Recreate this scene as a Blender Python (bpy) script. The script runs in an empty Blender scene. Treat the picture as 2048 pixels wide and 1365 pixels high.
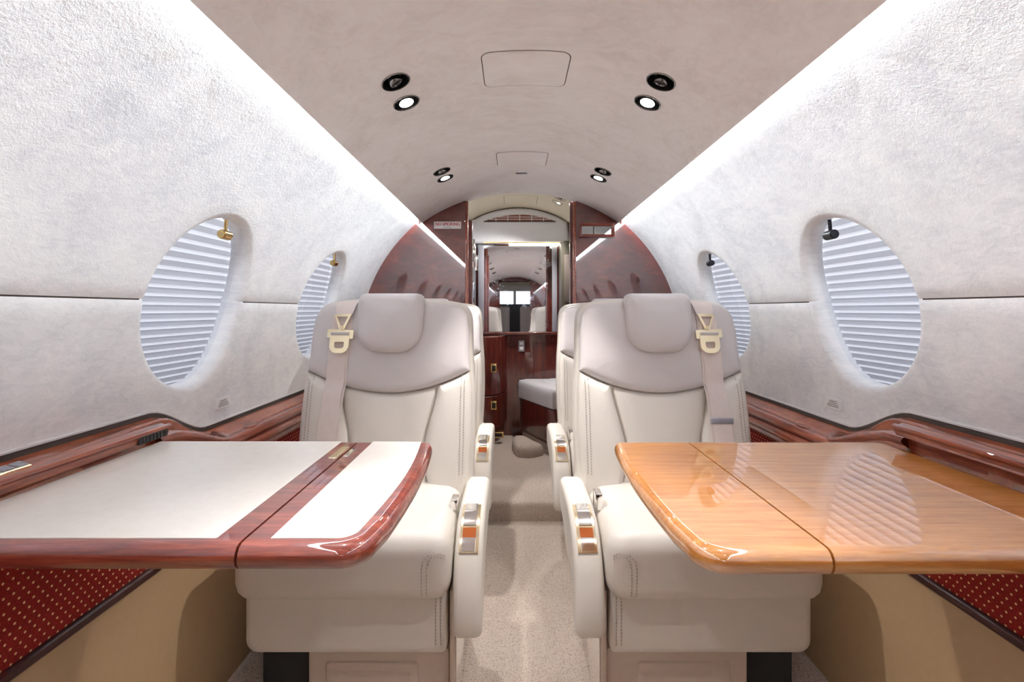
import bpy, bmesh, math, random
from mathutils import Vector, Matrix
from mathutils.bvhtree import BVHTree
from math import sin, cos, pi, sqrt, asin, radians

random.seed(7)
S = bpy.context.scene
COL = S.collection

# ------------------------------------------------------------------ camera, sky, exposure
EYE = 1.05
cam_d = bpy.data.cameras.new('camera')
cam = bpy.data.objects.new('camera', cam_d); COL.objects.link(cam)
cam.location = (-0.039, 0.0, EYE)
cam.rotation_euler = (radians(90), 0, 0)
cam_d.sensor_width = 36.0
cam_d.lens = 36.0 * 920 / 2048
cam_d.shift_x = -2.0 / 2048
cam_d.shift_y = -62.5 / 2048
cam_d.clip_start = 0.02
S.camera = cam

W = bpy.data.worlds.new('daylight'); S.world = W
W.use_nodes = True
bg = W.node_tree.nodes['Background']
_nt = W.node_tree
_tc = _nt.nodes.new('ShaderNodeTexCoord'); _sp = _nt.nodes.new('ShaderNodeSeparateXYZ'); _cr = _nt.nodes.new('ShaderNodeValToRGB')
_mr = _nt.nodes.new('ShaderNodeMapRange'); _mr.inputs[1].default_value = -0.08; _mr.inputs[2].default_value = 0.6
_nt.links.new(_tc.outputs['Generated'], _sp.inputs[0]); _nt.links.new(_sp.outputs['Z'], _mr.inputs[0]); _nt.links.new(_mr.outputs[0], _cr.inputs[0])
_cr.color_ramp.elements[0].color = (0.05, 0.05, 0.055, 1); _cr.color_ramp.elements[1].color = (0.92, 0.95, 1.0, 1)
_cr.color_ramp.elements.new(0.3).color = (0.75, 0.78, 0.82, 1)
_nt.links.new(_cr.outputs[0], bg.inputs[0])
bg.inputs[1].default_value = 3.0

COVE_POWER = 155.0        # radiance of the light strips above the walls
COVE_COLOR = (0.86, 0.93, 1.0)
SPOT_POWER = 19.0         # reading lights, W
S.view_settings.view_transform = 'Standard'
S.view_settings.look = 'None'
S.view_settings.exposure = 0.76
S.view_settings.gamma = 1.0
S.view_settings.use_curve_mapping = False
S.cycles.max_bounces = 14
S.cycles.diffuse_bounces = 8
S.cycles.glossy_bounces = 5
S.cycles.transparent_max_bounces = 12
S.cycles.use_denoising = True
S.cycles.sample_clamp_indirect = 6.0

# ------------------------------------------------------------------ materials
def new_mat(name):
    m = bpy.data.materials.new(name); m.use_nodes = True
    nt = m.node_tree; b = nt.nodes['Principled BSDF']
    return m, nt, b

def N(nt, t, **kw):
    n = nt.nodes.new(t)
    for k, v in kw.items(): setattr(n, k, v)
    return n

def L(nt, a, b): nt.links.new(a, b)

def setp(b, **kw):
    names = {'color': 'Base Color', 'rough': 'Roughness', 'metal': 'Metallic', 'ior': 'IOR', 'coat': 'Coat Weight',
             'coat_rough': 'Coat Roughness', 'coat_ior': 'Coat IOR', 'sheen': 'Sheen Weight', 'spec': 'Specular IOR Level',
             'emit': 'Emission Color', 'emit_s': 'Emission Strength', 'sheen_rough': 'Sheen Roughness'}
    for k, v in kw.items():
        if k in ('color', 'emit') and len(v) == 3: v = (*v, 1)
        b.inputs[names[k]].default_value = v

def ramp(nt, src, stops):
    r = N(nt, 'ShaderNodeValToRGB')
    els = r.color_ramp.elements
    while len(els) < len(stops): els.new(0.5)
    for e, (p, c) in zip(els, stops):
        e.position = p; e.color = (*c, 1)
    L(nt, src, r.inputs[0]); return r.outputs[0]

def coords(nt, scale=(1, 1, 1), rot=(0, 0, 0)):
    tc = N(nt, 'ShaderNodeTexCoord'); mp = N(nt, 'ShaderNodeMapping')
    mp.inputs['Scale'].default_value = scale; mp.inputs['Rotation'].default_value = rot
    L(nt, tc.outputs['Object'], mp.inputs[0]); return mp.outputs[0]

def noise(nt, vec, scale, detail=3, rough=0.55, dist=0.0):
    n = N(nt, 'ShaderNodeTexNoise')
    n.inputs['Scale'].default_value = scale; n.inputs['Detail'].default_value = detail
    n.inputs['Roughness'].default_value = rough; n.inputs['Distortion'].default_value = dist
    L(nt, vec, n.inputs['Vector']); return n.outputs['Fac']

def bump(nt, b, h, strength, dist=0.002):
    n = N(nt, 'ShaderNodeBump'); n.inputs['Strength'].default_value = strength; n.inputs['Distance'].default_value = dist
    L(nt, h, n.inputs['Height']); L(nt, n.outputs[0], b.inputs['Normal'])

def mix(nt, fac, a, b, mode='MIX'):
    m = N(nt, 'ShaderNodeMix', data_type='RGBA', blend_type=mode)
    if isinstance(fac, (int, float)): m.inputs[0].default_value = fac
    else: L(nt, fac, m.inputs[0])
    for i, v in ((6, a), (7, b)):
        if isinstance(v, tuple): m.inputs[i].default_value = (*v, 1)
        else: L(nt, v, m.inputs[i])
    return m.outputs[2]

def math_n(nt, op, a, b):
    m = N(nt, 'ShaderNodeMath', operation=op)
    for i, v in ((0, a), (1, b)):
        if isinstance(v, (int, float)): m.inputs[i].default_value = v
        else: L(nt, v, m.inputs[i])
    return m.outputs[0]

def plain(name, color, rough=0.5, **kw):
    m, nt, b = new_mat(name); setp(b, color=color, rough=rough, **kw)
    v = coords(nt)
    f = noise(nt, v, 60, 2)
    L(nt, mix(nt, f, tuple(c * 0.94 for c in color), tuple(min(1, c * 1.05) for c in color)), b.inputs['Base Color'])
    return m

def suede(name, c0, c1, c2, bs=0.5):
    m, nt, b = new_mat(name); setp(b, rough=0.92, sheen=0.25, spec=0.15)
    v = coords(nt)
    big = noise(nt, v, 5.0, 4, 0.6, 0.6)
    streak = noise(nt, coords(nt, (3, 9, 22), (0.4, 0.5, 0)), 3.0, 5, 0.65, 1.2)
    c = ramp(nt, math_n(nt, 'ADD', math_n(nt, 'MULTIPLY', big, 0.55), math_n(nt, 'MULTIPLY', streak, 0.45)),
             [(0.33, c0), (0.5, c1), (0.64, c2)])
    L(nt, c, b.inputs['Base Color'])
    fine = noise(nt, v, 420, 3, 0.6); mid = noise(nt, v, 150, 3, 0.6, 0.4)
    h = math_n(nt, 'ADD', math_n(nt, 'MULTIPLY', fine, 0.5), mid)
    bump(nt, b, h, bs, 0.002)
    return m

def leather(name, c, rough=0.42):
    m, nt, b = new_mat(name); setp(b, rough=rough, spec=0.4)
    v = coords(nt)
    vo = N(nt, 'ShaderNodeTexVoronoi'); vo.inputs['Scale'].default_value = 700; L(nt, v, vo.inputs['Vector'])
    wr = noise(nt, v, 9, 3, 0.5, 0.5)
    L(nt, mix(nt, wr, tuple(x * 0.93 for x in c), tuple(x * 1.04 for x in c)), b.inputs['Base Color'])
    h = math_n(nt, 'ADD', math_n(nt, 'MULTIPLY', vo.outputs['Distance'], 0.25), wr)
    bump(nt, b, h, 0.22, 0.004)
    return m

def wood(name, dark, mid, light, scale=(1, 1, 1), rot=(0, 0, 0), burl=False, coat_ior=1.55, rough=0.35, grain=40):
    m, nt, b = new_mat(name)
    setp(b, rough=rough, coat=1.0, coat_rough=0.012, coat_ior=coat_ior, spec=0.3)
    v = coords(nt, scale, rot)
    if burl:
        a = noise(nt, v, 7, 6, 0.65, 0.5); d = noise(nt, v, 45, 4, 0.7, 0.8)
        f = math_n(nt, 'ADD', math_n(nt, 'MULTIPLY', a, 0.68), math_n(nt, 'MULTIPLY', d, 0.32))
        c = ramp(nt, f, [(0.36, dark), (0.5, mid), (0.66, light)])
    else:
        a = noise(nt, v, grain, 5, 0.62, 0.25); d = noise(nt, v, grain * 5, 3, 0.6)
        f = math_n(nt, 'ADD', math_n(nt, 'MULTIPLY', a, 0.7), math_n(nt, 'MULTIPLY', d, 0.3))
        c = ramp(nt, f, [(0.34, dark), (0.5, mid), (0.66, light)])
    L(nt, c, b.inputs['Base Color'])
    return m

def metal(name, c, rough=0.12):
    m, nt, b = new_mat(name); setp(b, color=c, metal=1.0, rough=rough)
    f = noise(nt, coords(nt, (1, 1, 40)), 25, 2)
    r = N(nt, 'ShaderNodeMapRange'); r.inputs[3].default_value = rough * 0.7; r.inputs[4].default_value = rough * 1.4
    L(nt, f, r.inputs[0]); L(nt, r.outputs[0], b.inputs['Roughness'])
    return m

def emitter(name, c, s):
    m, nt, b = new_mat(name); setp(b, color=(0.8, 0.8, 0.8), emit=c, emit_s=s); return m

M = {}
M['wall'] = suede('wall_suede', (0.62, 0.63, 0.66), (0.77, 0.772, 0.78), (0.86, 0.855, 0.85), 0.32)
M['ceil'] = suede('ceiling_suede', (0.80, 0.75, 0.725), (0.89, 0.85, 0.835), (0.93, 0.90, 0.89), 0.12)
M['cream_wall'] = plain('cream_leatherette', (0.47, 0.33, 0.185), 0.6)
M['header'] = plain('white_vinyl', (0.78, 0.79, 0.83), 0.45)
M['vest'] = plain('beige_headliner', (0.66, 0.60, 0.47), 0.8)
M['leather'] = leather('pale_leather', (0.71, 0.665, 0.605), 0.36)
M['leather_grey'] = leather('grey_leather', (0.635, 0.595, 0.59), 0.33)
M['leather_blue'] = leather('grey_vinyl', (0.62, 0.61, 0.63), 0.4)
M['plastic'] = plain('beige_plastic', (0.60, 0.50, 0.42), 0.45)
M['stitch'] = plain('stitch_thread', (0.42, 0.37, 0.33), 0.8)
M['burl'] = wood('dark_burl', (0.075, 0.007, 0.006), (0.105, 0.012, 0.008), (0.175, 0.030, 0.012), (1, 1, 2.2), burl=True, coat_ior=2.1)
M['burl_ledge'] = wood('ledge_burl', (0.15, 0.024, 0.009), (0.30, 0.065, 0.022), (0.44, 0.125, 0.042), (1, 1, 1), burl=True, coat_ior=1.6)
M['mahog'] = wood('mahogany', (0.13, 0.020, 0.010), (0.25, 0.050, 0.022), (0.37, 0.10, 0.038), (6, 0.6, 6), coat_ior=1.65, grain=14)
M['mahog_x'] = wood('mahogany_crosswise', (0.085, 0.012, 0.009), (0.19, 0.030, 0.017), (0.31, 0.068, 0.034), (0.5, 8, 8), coat_ior=1.9, grain=14)
M['orange'] = wood('honey_wood', (0.38, 0.125, 0.020), (0.50, 0.195, 0.038), (0.58, 0.26, 0.064), (0.7, 9, 9), coat_ior=2.9, grain=12)
M['cab'] = wood('cabinet_wood', (0.04, 0.006, 0.006), (0.10, 0.016, 0.012), (0.17, 0.034, 0.018), (5, 5, 0.8), burl=True, coat_ior=1.7)
M['cream_top'] = plain('cream_laminate', (0.83, 0.79, 0.725), 0.22)
M['chrome'] = metal('chrome', (0.86, 0.85, 0.84), 0.07)
M['gunmetal'] = metal('gunmetal', (0.30, 0.29, 0.28), 0.2)
M['gold'] = metal('pale_gold', (0.95, 0.83, 0.58), 0.16)
M['brass'] = metal('brass', (0.75, 0.52, 0.22), 0.18)
M['black'] = plain('black_plastic', (0.012, 0.012, 0.013), 0.35)
M['olive'] = plain('dark_olive', (0.085, 0.075, 0.05), 0.4)
M['brown'] = plain('brown_vinyl', (0.15, 0.12, 0.10), 0.5)
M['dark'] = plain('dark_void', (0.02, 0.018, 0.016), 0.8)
M['rubber'] = plain('dark_gasket', (0.05, 0.035, 0.028), 0.6)
M['bead'] = plain('dark_bead', (0.045, 0.014, 0.012), 0.3)
M['grey_btn'] = plain('grey_button', (0.30, 0.30, 0.34), 0.3)
M['belt'] = plain('belt_webbing', (0.74, 0.65, 0.61), 0.75)
M['white_plate'] = plain('white_plate', (0.78, 0.77, 0.77), 0.5)
M['red_ink'] = plain('red_ink', (0.50, 0.015, 0.035), 0.5)
M['ink'] = plain('grey_ink', (0.22, 0.21, 0.21), 0.5)
M['amber'] = plain('amber_lens', (0.34, 0.085, 0.02), 0.12)
M['screen'] = metal('dark_glass', (0.55, 0.60, 0.62), 0.03)
M['strip'] = emitter('cove_light', COVE_COLOR, COVE_POWER)
M['bulb'] = emitter('bulb', (1.0, 0.97, 0.99), 30.0)
M['led'] = emitter('warm_strip', (1.0, 0.97, 0.80), 6)

def carpet():
    m, nt, b = new_mat('carpet'); setp(b, rough=0.95, spec=0.05, sheen=0.2)
    v = coords(nt)
    vo = N(nt, 'ShaderNodeTexVoronoi'); vo.inputs['Scale'].default_value = 260; L(nt, v, vo.inputs['Vector'])
    n = noise(nt, v, 260, 3, 0.6); big = noise(nt, v, 4, 3)
    f = math_n(nt, 'ADD', math_n(nt, 'MULTIPLY', vo.outputs['Distance'], 0.55), math_n(nt, 'MULTIPLY', n, 0.5))
    c = ramp(nt, f, [(0.25, (0.76, 0.65, 0.57)), (0.55, (0.63, 0.52, 0.45)), (0.8, (0.40, 0.31, 0.26))])
    c2 = mix(nt, big, (0.90, 0.93, 0.90), (1.0, 0.97, 0.95))
    L(nt, mix(nt, 1.0, c, c2, 'MULTIPLY'), b.inputs['Base Color'])
    bump(nt, b, math_n(nt, 'SUBTRACT', n, math_n(nt, 'MULTIPLY', vo.outputs['Distance'], 1.0)), 0.8, 0.006)
    return m
M['carpet'] = carpet()

def dotted():
    m, nt, b = new_mat('dotted_fabric'); setp(b, rough=0.85, spec=0.1)
    tc = N(nt, 'ShaderNodeTexCoord'); sp = N(nt, 'ShaderNodeSeparateXYZ'); L(nt, tc.outputs['Object'], sp.inputs[0])
    p = 0.0115
    z = math_n(nt, 'DIVIDE', sp.outputs['Z'], p)
    row = math_n(nt, 'FLOOR', z, 0)
    off = math_n(nt, 'MULTIPLY', math_n(nt, 'MODULO', math_n(nt, 'ADD', row, 1000), 2), 0.5)
    y = math_n(nt, 'ADD', math_n(nt, 'DIVIDE', sp.outputs['Y'], p * 1.25), off)
    fy = math_n(nt, 'SUBTRACT', math_n(nt, 'FRACT', y, 0), 0.5); fz = math_n(nt, 'SUBTRACT', math_n(nt, 'FRACT', z, 0), 0.5)
    d = math_n(nt, 'ADD', math_n(nt, 'POWER', math_n(nt, 'DIVIDE', fy, 0.8), 2), math_n(nt, 'POWER', fz, 2))
    dot = math_n(nt, 'LESS_THAN', d, 0.030)
    base = ramp(nt, noise(nt, coords(nt), 300, 2), [(0.3, (0.15, 0.010, 0.008)), (0.7, (0.26, 0.022, 0.016))])
    L(nt, mix(nt, dot, base, (0.72, 0.47, 0.22)), b.inputs['Base Color'])
    return m
M['dotted'] = dotted()

def shade_mat():
    m, nt, b = new_mat('pleated_fabric')
    for n in list(nt.nodes):
        if n.type != 'OUTPUT_MATERIAL': nt.nodes.remove(n)
    out = [n for n in nt.nodes if n.type == 'OUTPUT_MATERIAL'][0]
    d = N(nt, 'ShaderNodeBsdfDiffuse'); t = N(nt, 'ShaderNodeBsdfTranslucent'); mx = N(nt, 'ShaderNodeMixShader')
    f = noise(nt, coords(nt), 200, 2)
    c = ramp(nt, f, [(0.3, (0.36, 0.365, 0.405)), (0.7, (0.40, 0.405, 0.445))])
    L(nt, c, d.inputs[0]); t.inputs[0].default_value = (0.46, 0.455, 0.475, 1)
    mx.inputs[0].default_value = 0.55
    L(nt, d.outputs[0], mx.inputs[1]); L(nt, t.outputs[0], mx.inputs[2]); L(nt, mx.outputs[0], out.inputs[0])
    return m
M['shade'] = shade_mat()

def pane_mat():
    m, nt, b = new_mat('thin_pane')
    for n in list(nt.nodes):
        if n.type != 'OUTPUT_MATERIAL': nt.nodes.remove(n)
    out = [n for n in nt.nodes if n.type == 'OUTPUT_MATERIAL'][0]
    t = N(nt, 'ShaderNodeBsdfTransparent'); g = N(nt, 'ShaderNodeBsdfGlossy'); lw = N(nt, 'ShaderNodeLayerWeight'); mx = N(nt, 'ShaderNodeMixShader')
    f = noise(nt, coords(nt), 3, 2)
    L(nt, ramp(nt, f, [(0.3, (0.93, 0.95, 0.98)), (0.7, (0.95, 0.965, 0.985))]), t.inputs[0])
    g.inputs['Roughness'].default_value = 0.02; lw.inputs['Blend'].default_value = 0.5
    L(nt, math_n(nt, 'ADD', math_n(nt, 'MULTIPLY', math_n(nt, 'POWER', lw.outputs['Facing'], 5), 0.9), 0.04), mx.inputs[0]); L(nt, t.outputs[0], mx.inputs[1]); L(nt, g.outputs[0], mx.inputs[2]); L(nt, mx.outputs[0], out.inputs[0])
    return m
M['pane'] = pane_mat()

def mirror_mat():
    m, nt, b = new_mat('smudged_mirror')
    v = coords(nt)
    sm = noise(nt, v, 28, 6, 0.7, 2.5); big = noise(nt, v, 5, 2)
    f = math_n(nt, 'MULTIPLY', sm, big)
    r = N(nt, 'ShaderNodeMapRange'); r.inputs[1].default_value = 0.29; r.inputs[2].default_value = 0.48
    r.inputs[3].default_value = 0.015; r.inputs[4].default_value = 0.26; L(nt, f, r.inputs[0])
    L(nt, r.outputs[0], b.inputs['Roughness'])
    setp(b, color=(0.93, 0.95, 1.0), metal=1.0)
    return m
M['mirror'] = mirror_mat()

# ------------------------------------------------------------------ object helpers
def link(o, parent=None):
    COL.objects.link(o)
    if parent is not None: o.parent = parent
    return o

def mesh(name, verts, faces, mat, parent=None, smooth=True, angle=42, loc=None, flip=False):
    me = bpy.data.meshes.new(name)
    if flip: faces = [tuple(reversed(f)) for f in faces]
    me.from_pydata([tuple(v) for v in verts], [], faces); me.validate(); me.update()
    if smooth:
        me.polygons.foreach_set('use_smooth', [True] * len(me.polygons))
        me.set_sharp_from_angle(angle=radians(angle))
    me.materials.append(mat)
    o = bpy.data.objects.new(name, me); link(o, parent)
    if loc: o.location = loc
    return o

def bm_obj(name, bm, mat, parent=None, smooth=True, angle=42, loc=None):
    me = bpy.data.meshes.new(name); bmesh.ops.recalc_face_normals(bm, faces=bm.faces); bm.to_mesh(me); bm.free()
    if smooth:
        me.polygons.foreach_set('use_smooth', [True] * len(me.polygons)); me.set_sharp_from_angle(angle=radians(angle))
    me.materials.append(mat)
    o = bpy.data.objects.new(name, me); link(o, parent)
    if loc: o.location = loc
    return o

def thing(name, label, cat, loc=(0, 0, 0), group=None):
    o = bpy.data.objects.new(name, None); o.empty_display_size = 0.05; link(o); o.location = loc
    return tag(o, label, cat, group)

def tag(o, label, cat, group=None):
    o['label'] = label; o['category'] = cat
    if group: o['group'] = group
    return o

def struct(name, label=None):
    o = bpy.data.objects.new(name, None); o.empty_display_size = 0.05; link(o); o['kind'] = 'structure'
    if label: o['label'] = label
    return o

def as_struct(o, label=None):
    o['kind'] = 'structure'
    if label: o['label'] = label
    return o

def copy_thing(root, loc, label, group=None):
    r = root.copy(); COL.objects.link(r); r.location = loc; r['label'] = label
    if group: r['group'] = group
    for c in root.children:
        k = c.copy(); COL.objects.link(k); k.parent = r
        for g in c.children:
            q = g.copy(); COL.objects.link(q); q.parent = k
    return r

def box(name, x0, x1, y0, y1, z0, z1, mat, parent=None, bev=0.0, seg=2):
    bm = bmesh.new(); bmesh.ops.create_cube(bm, size=1)
    for v in bm.verts:
        v.co = Vector(((x0 + x1) / 2 + v.co.x * (x1 - x0), (y0 + y1) / 2 + v.co.y * (y1 - y0), (z0 + z1) / 2 + v.co.z * (z1 - z0)))
    if bev > 0:
        bmesh.ops.bevel(bm, geom=bm.edges[:], offset=bev, segments=seg, profile=0.5, affect='EDGES')
    return bm_obj(name, bm, mat, parent, angle=50)

def grid(name, rows, mat, parent=None, flip=False, angle=42, closed=False):
    n = len(rows[0]); vs = [p for r in rows for p in r]; fs = []
    for i in range(len(rows) - 1):
        for j in range(n if closed else n - 1):
            k = (j + 1) % n
            fs.append((i * n + j, i * n + k, (i + 1) * n + k, (i + 1) * n + j))
    return mesh(name, vs, fs, mat, parent, angle=angle, flip=flip)

def rrect(x0, x1, y0, y1, r, n=6):
    if not isinstance(r, (tuple, list)): r = (r,) * 4     # corners: x0y0, x1y0, x1y1, x0y1
    pts = []
    for (cx, cy, a0, rr) in ((x0, y0, pi, r[0]), (x1, y0, 1.5 * pi, r[1]), (x1, y1, 0, r[2]), (x0, y1, 0.5 * pi, r[3])):
        ox = cx + rr if cx == x0 else cx - rr; oy = cy + rr if cy == y0 else cy - rr
        m = n if rr > 1e-6 else 0
        for k in range(m + 1):
            a = a0 + (pi / 2) * (k / m if m else 0)
            pts.append((ox + rr * cos(a), oy + rr * sin(a)))
    return pts

def resample(pts, step):
    out = []
    n = len(pts)
    for i in range(n):
        a = Vector(pts[i]); b = Vector(pts[(i + 1) % n]); d = (b - a).length
        if d < 1e-7: continue
        k = max(1, int(d / step + 0.5))
        for j in range(k): out.append(tuple(a.lerp(b, j / k)))
    return out

def catmull(pts, n=6, closed=True):
    out = []; m = len(pts)
    rng = range(m) if closed else range(m - 1)
    for i in rng:
        g = lambda k: Vector(pts[k % m]) if closed else Vector(pts[min(max(k, 0), m - 1)])
        p0, p1, p2, p3 = g(i - 1), g(i), g(i + 1), g(i + 2)
        for j in range(n):
            t = j / n
            out.append(tuple(0.5 * ((2 * p1) + (-p0 + p2) * t + (2 * p0 - 5 * p1 + 4 * p2 - p3) * t * t + (-p0 + 3 * p1 - 3 * p2 + p3) * t ** 3)))
    if not closed: out.append(tuple(pts[-1]))
    return out

def ccw(pts):
    a = sum(pts[i][0] * pts[(i + 1) % len(pts)][1] - pts[(i + 1) % len(pts)][0] * pts[i][1] for i in range(len(pts)))
    return pts if a > 0 else list(reversed(pts))

def normals2(pts):
    n = len(pts); out = []
    for i in range(n):
        a = Vector(pts[i - 1]); b = Vector(pts[i]); c = Vector(pts[(i + 1) % n])
        e1 = (b - a).normalized() if (b - a).length > 1e-9 else (c - b).normalized()
        e2 = (c - b).normalized() if (c - b).length > 1e-9 else e1
        t = (e1 + e2)
        t = t.normalized() if t.length > 1e-6 else e1
        s = max(0.5, t.dot(e1))
        out.append((t.y / s, -t.x / s))
    return out

def inset_ring(o, nn, ins):
    """offset a closed outline inwards; where the offset folds over itself the fold is bridged"""
    n = len(o); p = [(x - nx * ins, y - ny * ins) for (x, y), (nx, ny) in zip(o, nn)]
    if ins <= 0: return p
    for _ in range(6):
        bad = [False] * n
        for i in range(n):
            j = (i + 1) % n
            ex, ey = o[j][0] - o[i][0], o[j][1] - o[i][1]; fx, fy = p[j][0] - p[i][0], p[j][1] - p[i][1]
            if ex * ex + ey * ey > 1e-14 and ex * fx + ey * fy < 0.02 * (ex * ex + ey * ey): bad[i] = bad[j] = True
        if not any(bad) or all(bad): break
        st = next(i for i in range(n) if not bad[i]); i = 0
        while i < n:
            a = (st + i) % n
            if bad[(a + 1) % n]:
                k = 1
                while bad[(a + k) % n]: k += 1
                lo, hi = -1, k + 1            # widen the bridge by one point on both sides
                A, B = p[(a + lo) % n], p[(a + hi) % n]
                for q in range(lo, hi + 1):
                    t = (q - lo) / (hi - lo); p[(a + q) % n] = (A[0] + (B[0] - A[0]) * t, A[1] + (B[1] - A[1]) * t)
                i += k
            else: i += 1
    return p

def loft(name, outline, rings, fmap, mat, parent=None, crown=0.0, crown_n=4, back=True, nrm=None, angle=42, flip=False):
    """outline in 2-D, rings = (inset, depth); the first ring is capped with a crowned cap, the last with an n-gon"""
    outline = ccw(outline); nn = nrm(outline) if nrm else normals2(outline); n = len(outline)
    vs, fs = [], []
    if not crown_n: rings = [(rings[0][0] * 1.15 + 0.0006, rings[0][1])] + list(rings)
    for ins, dep in rings:
        for x, y in inset_ring(outline, nn, ins):
            vs.append(fmap(x, y, dep))
    for i in range(len(rings) - 1):
        for j in range(n):
            k = (j + 1) % n
            fs.append((i * n + j, (i + 1) * n + j, (i + 1) * n + k, i * n + k))
    ins0, dep0 = rings[0]
    base = inset_ring(outline, nn, ins0)
    if crown_n:
        cx = sum(p[0] for p in base) / n; cy = sum(p[1] for p in base) / n
        prev = 0
        for q in range(1, crown_n):
            s = 1 - q / crown_n; off = len(vs)
            for x, y in base:
                vs.append(fmap(cx + (x - cx) * s, cy + (y - cy) * s, dep0 + crown * (1 - s * s)))
            for j in range(n):
                k = (j + 1) % n
                fs.append((prev + j, prev + k, off + k, off + j))
            prev = off
        vs.append(fmap(cx, cy, dep0 + crown)); c = len(vs) - 1
        for j in range(n): fs.append((prev + j, prev + (j + 1) % n, c))
    else:
        fs.append(tuple(range(n)))
    if back:
        o = (len(rings) - 1) * n
        fs.append(tuple(o + j for j in reversed(range(n))))
    bm = bmesh.new()
    bv = [bm.verts.new(v) for v in vs]
    for f in fs:
        try: bm.faces.new([bv[i] for i in f])
        except ValueError: pass
    return bm_obj(name, bm, mat, parent, angle=angle)

def pipe(name, pts, r, mat, parent=None, seg=8, closed=False):
    pts = [Vector(p) for p in pts]; n = len(pts); vs = []; fs = []
    up = Vector((0, 0, 1))
    for i, p in enumerate(pts):
        a = pts[i - 1] if (i > 0 or closed) else pts[i]; b = pts[(i + 1) % n] if (i < n - 1 or closed) else pts[i]
        t = (b - a).normalized()
        u = t.cross(up)
        if u.length < 1e-3: u = t.cross(Vector((1, 0, 0)))
        u.normalize(); w = u.cross(t)
        for k in range(seg):
            an = 2 * pi * k / seg
            vs.append(p + u * (r * cos(an)) + w * (r * sin(an)))
    m = n if closed else n - 1
    for i in range(m):
        for k in range(seg):
            i2 = (i + 1) % n; k2 = (k + 1) % seg
            fs.append((i * seg + k, i * seg + k2, i2 * seg + k2, i2 * seg + k))
    if not closed:
        fs.append(tuple(reversed(range(seg)))); fs.append(tuple((n - 1) * seg + k for k in range(seg)))
    return mesh(name, vs, fs, mat, parent)

def text_mesh(name, body, size, mat, parent, M4, bold=0.0):
    cu = bpy.data.curves.new(name, 'FONT'); cu.body = body; cu.size = size; cu.align_x = 'CENTER'; cu.align_y = 'CENTER'
    cu.offset = bold; cu.extrude = 0.0003
    t = bpy.data.objects.new(name, cu); COL.objects.link(t)
    dg = bpy.context.evaluated_depsgraph_get(); dg.update()
    me = bpy.data.meshes.new_from_object(t.evaluated_get(dg)); me.transform(M4)
    bpy.data.objects.remove(t); bpy.data.curves.remove(cu)
    bm = bmesh.new(); bm.from_mesh(me)                      # heavier strokes: two copies a hair apart
    k = bmesh.ops.duplicate(bm, geom=bm.verts[:] + bm.edges[:] + bm.faces[:])
    bmesh.ops.translate(bm, vec=(0.0009, -0.0001, 0), verts=[g for g in k['geom'] if isinstance(g, bmesh.types.BMVert)])
    bm.to_mesh(me); bm.free()
    me.materials.clear(); me.materials.append(mat)
    return link(bpy.data.objects.new(name, me), parent)

def smooth01(t):
    t = max(0.0, min(1.0, t)); return t * t * (3 - 2 * t)

# ------------------------------------------------------------------ cabin shell
R, ZC = 0.878, 0.85                       # the round cabin wall
TH0 = asin((1.072 - ZC) / R)              # the seam through the window centres
Y_FRONT, Y_REAR = -2.14, 2.51
A_TOP = (asin((1.517 - ZC) / R) - TH0) * R
A_BOT = (asin((0.66 - ZC) / R) - TH0) * R
WIN_Y = [1.93, 1.195, 0.46, -0.275, -1.01, -1.745]
WA, WB = 0.170, 0.222                     # half width along the cabin, half height along the wall
def wp(s, y, a, rho=0.0):
    th = TH0 + a / R
    return (s * (R + rho) * cos(th), y, ZC + (R + rho) * sin(th))
RC, ZCC = 0.925, 0.77                     # the ceiling arc
def ceil_z(x): return ZCC + sqrt(RC * RC - x * x)

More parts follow.
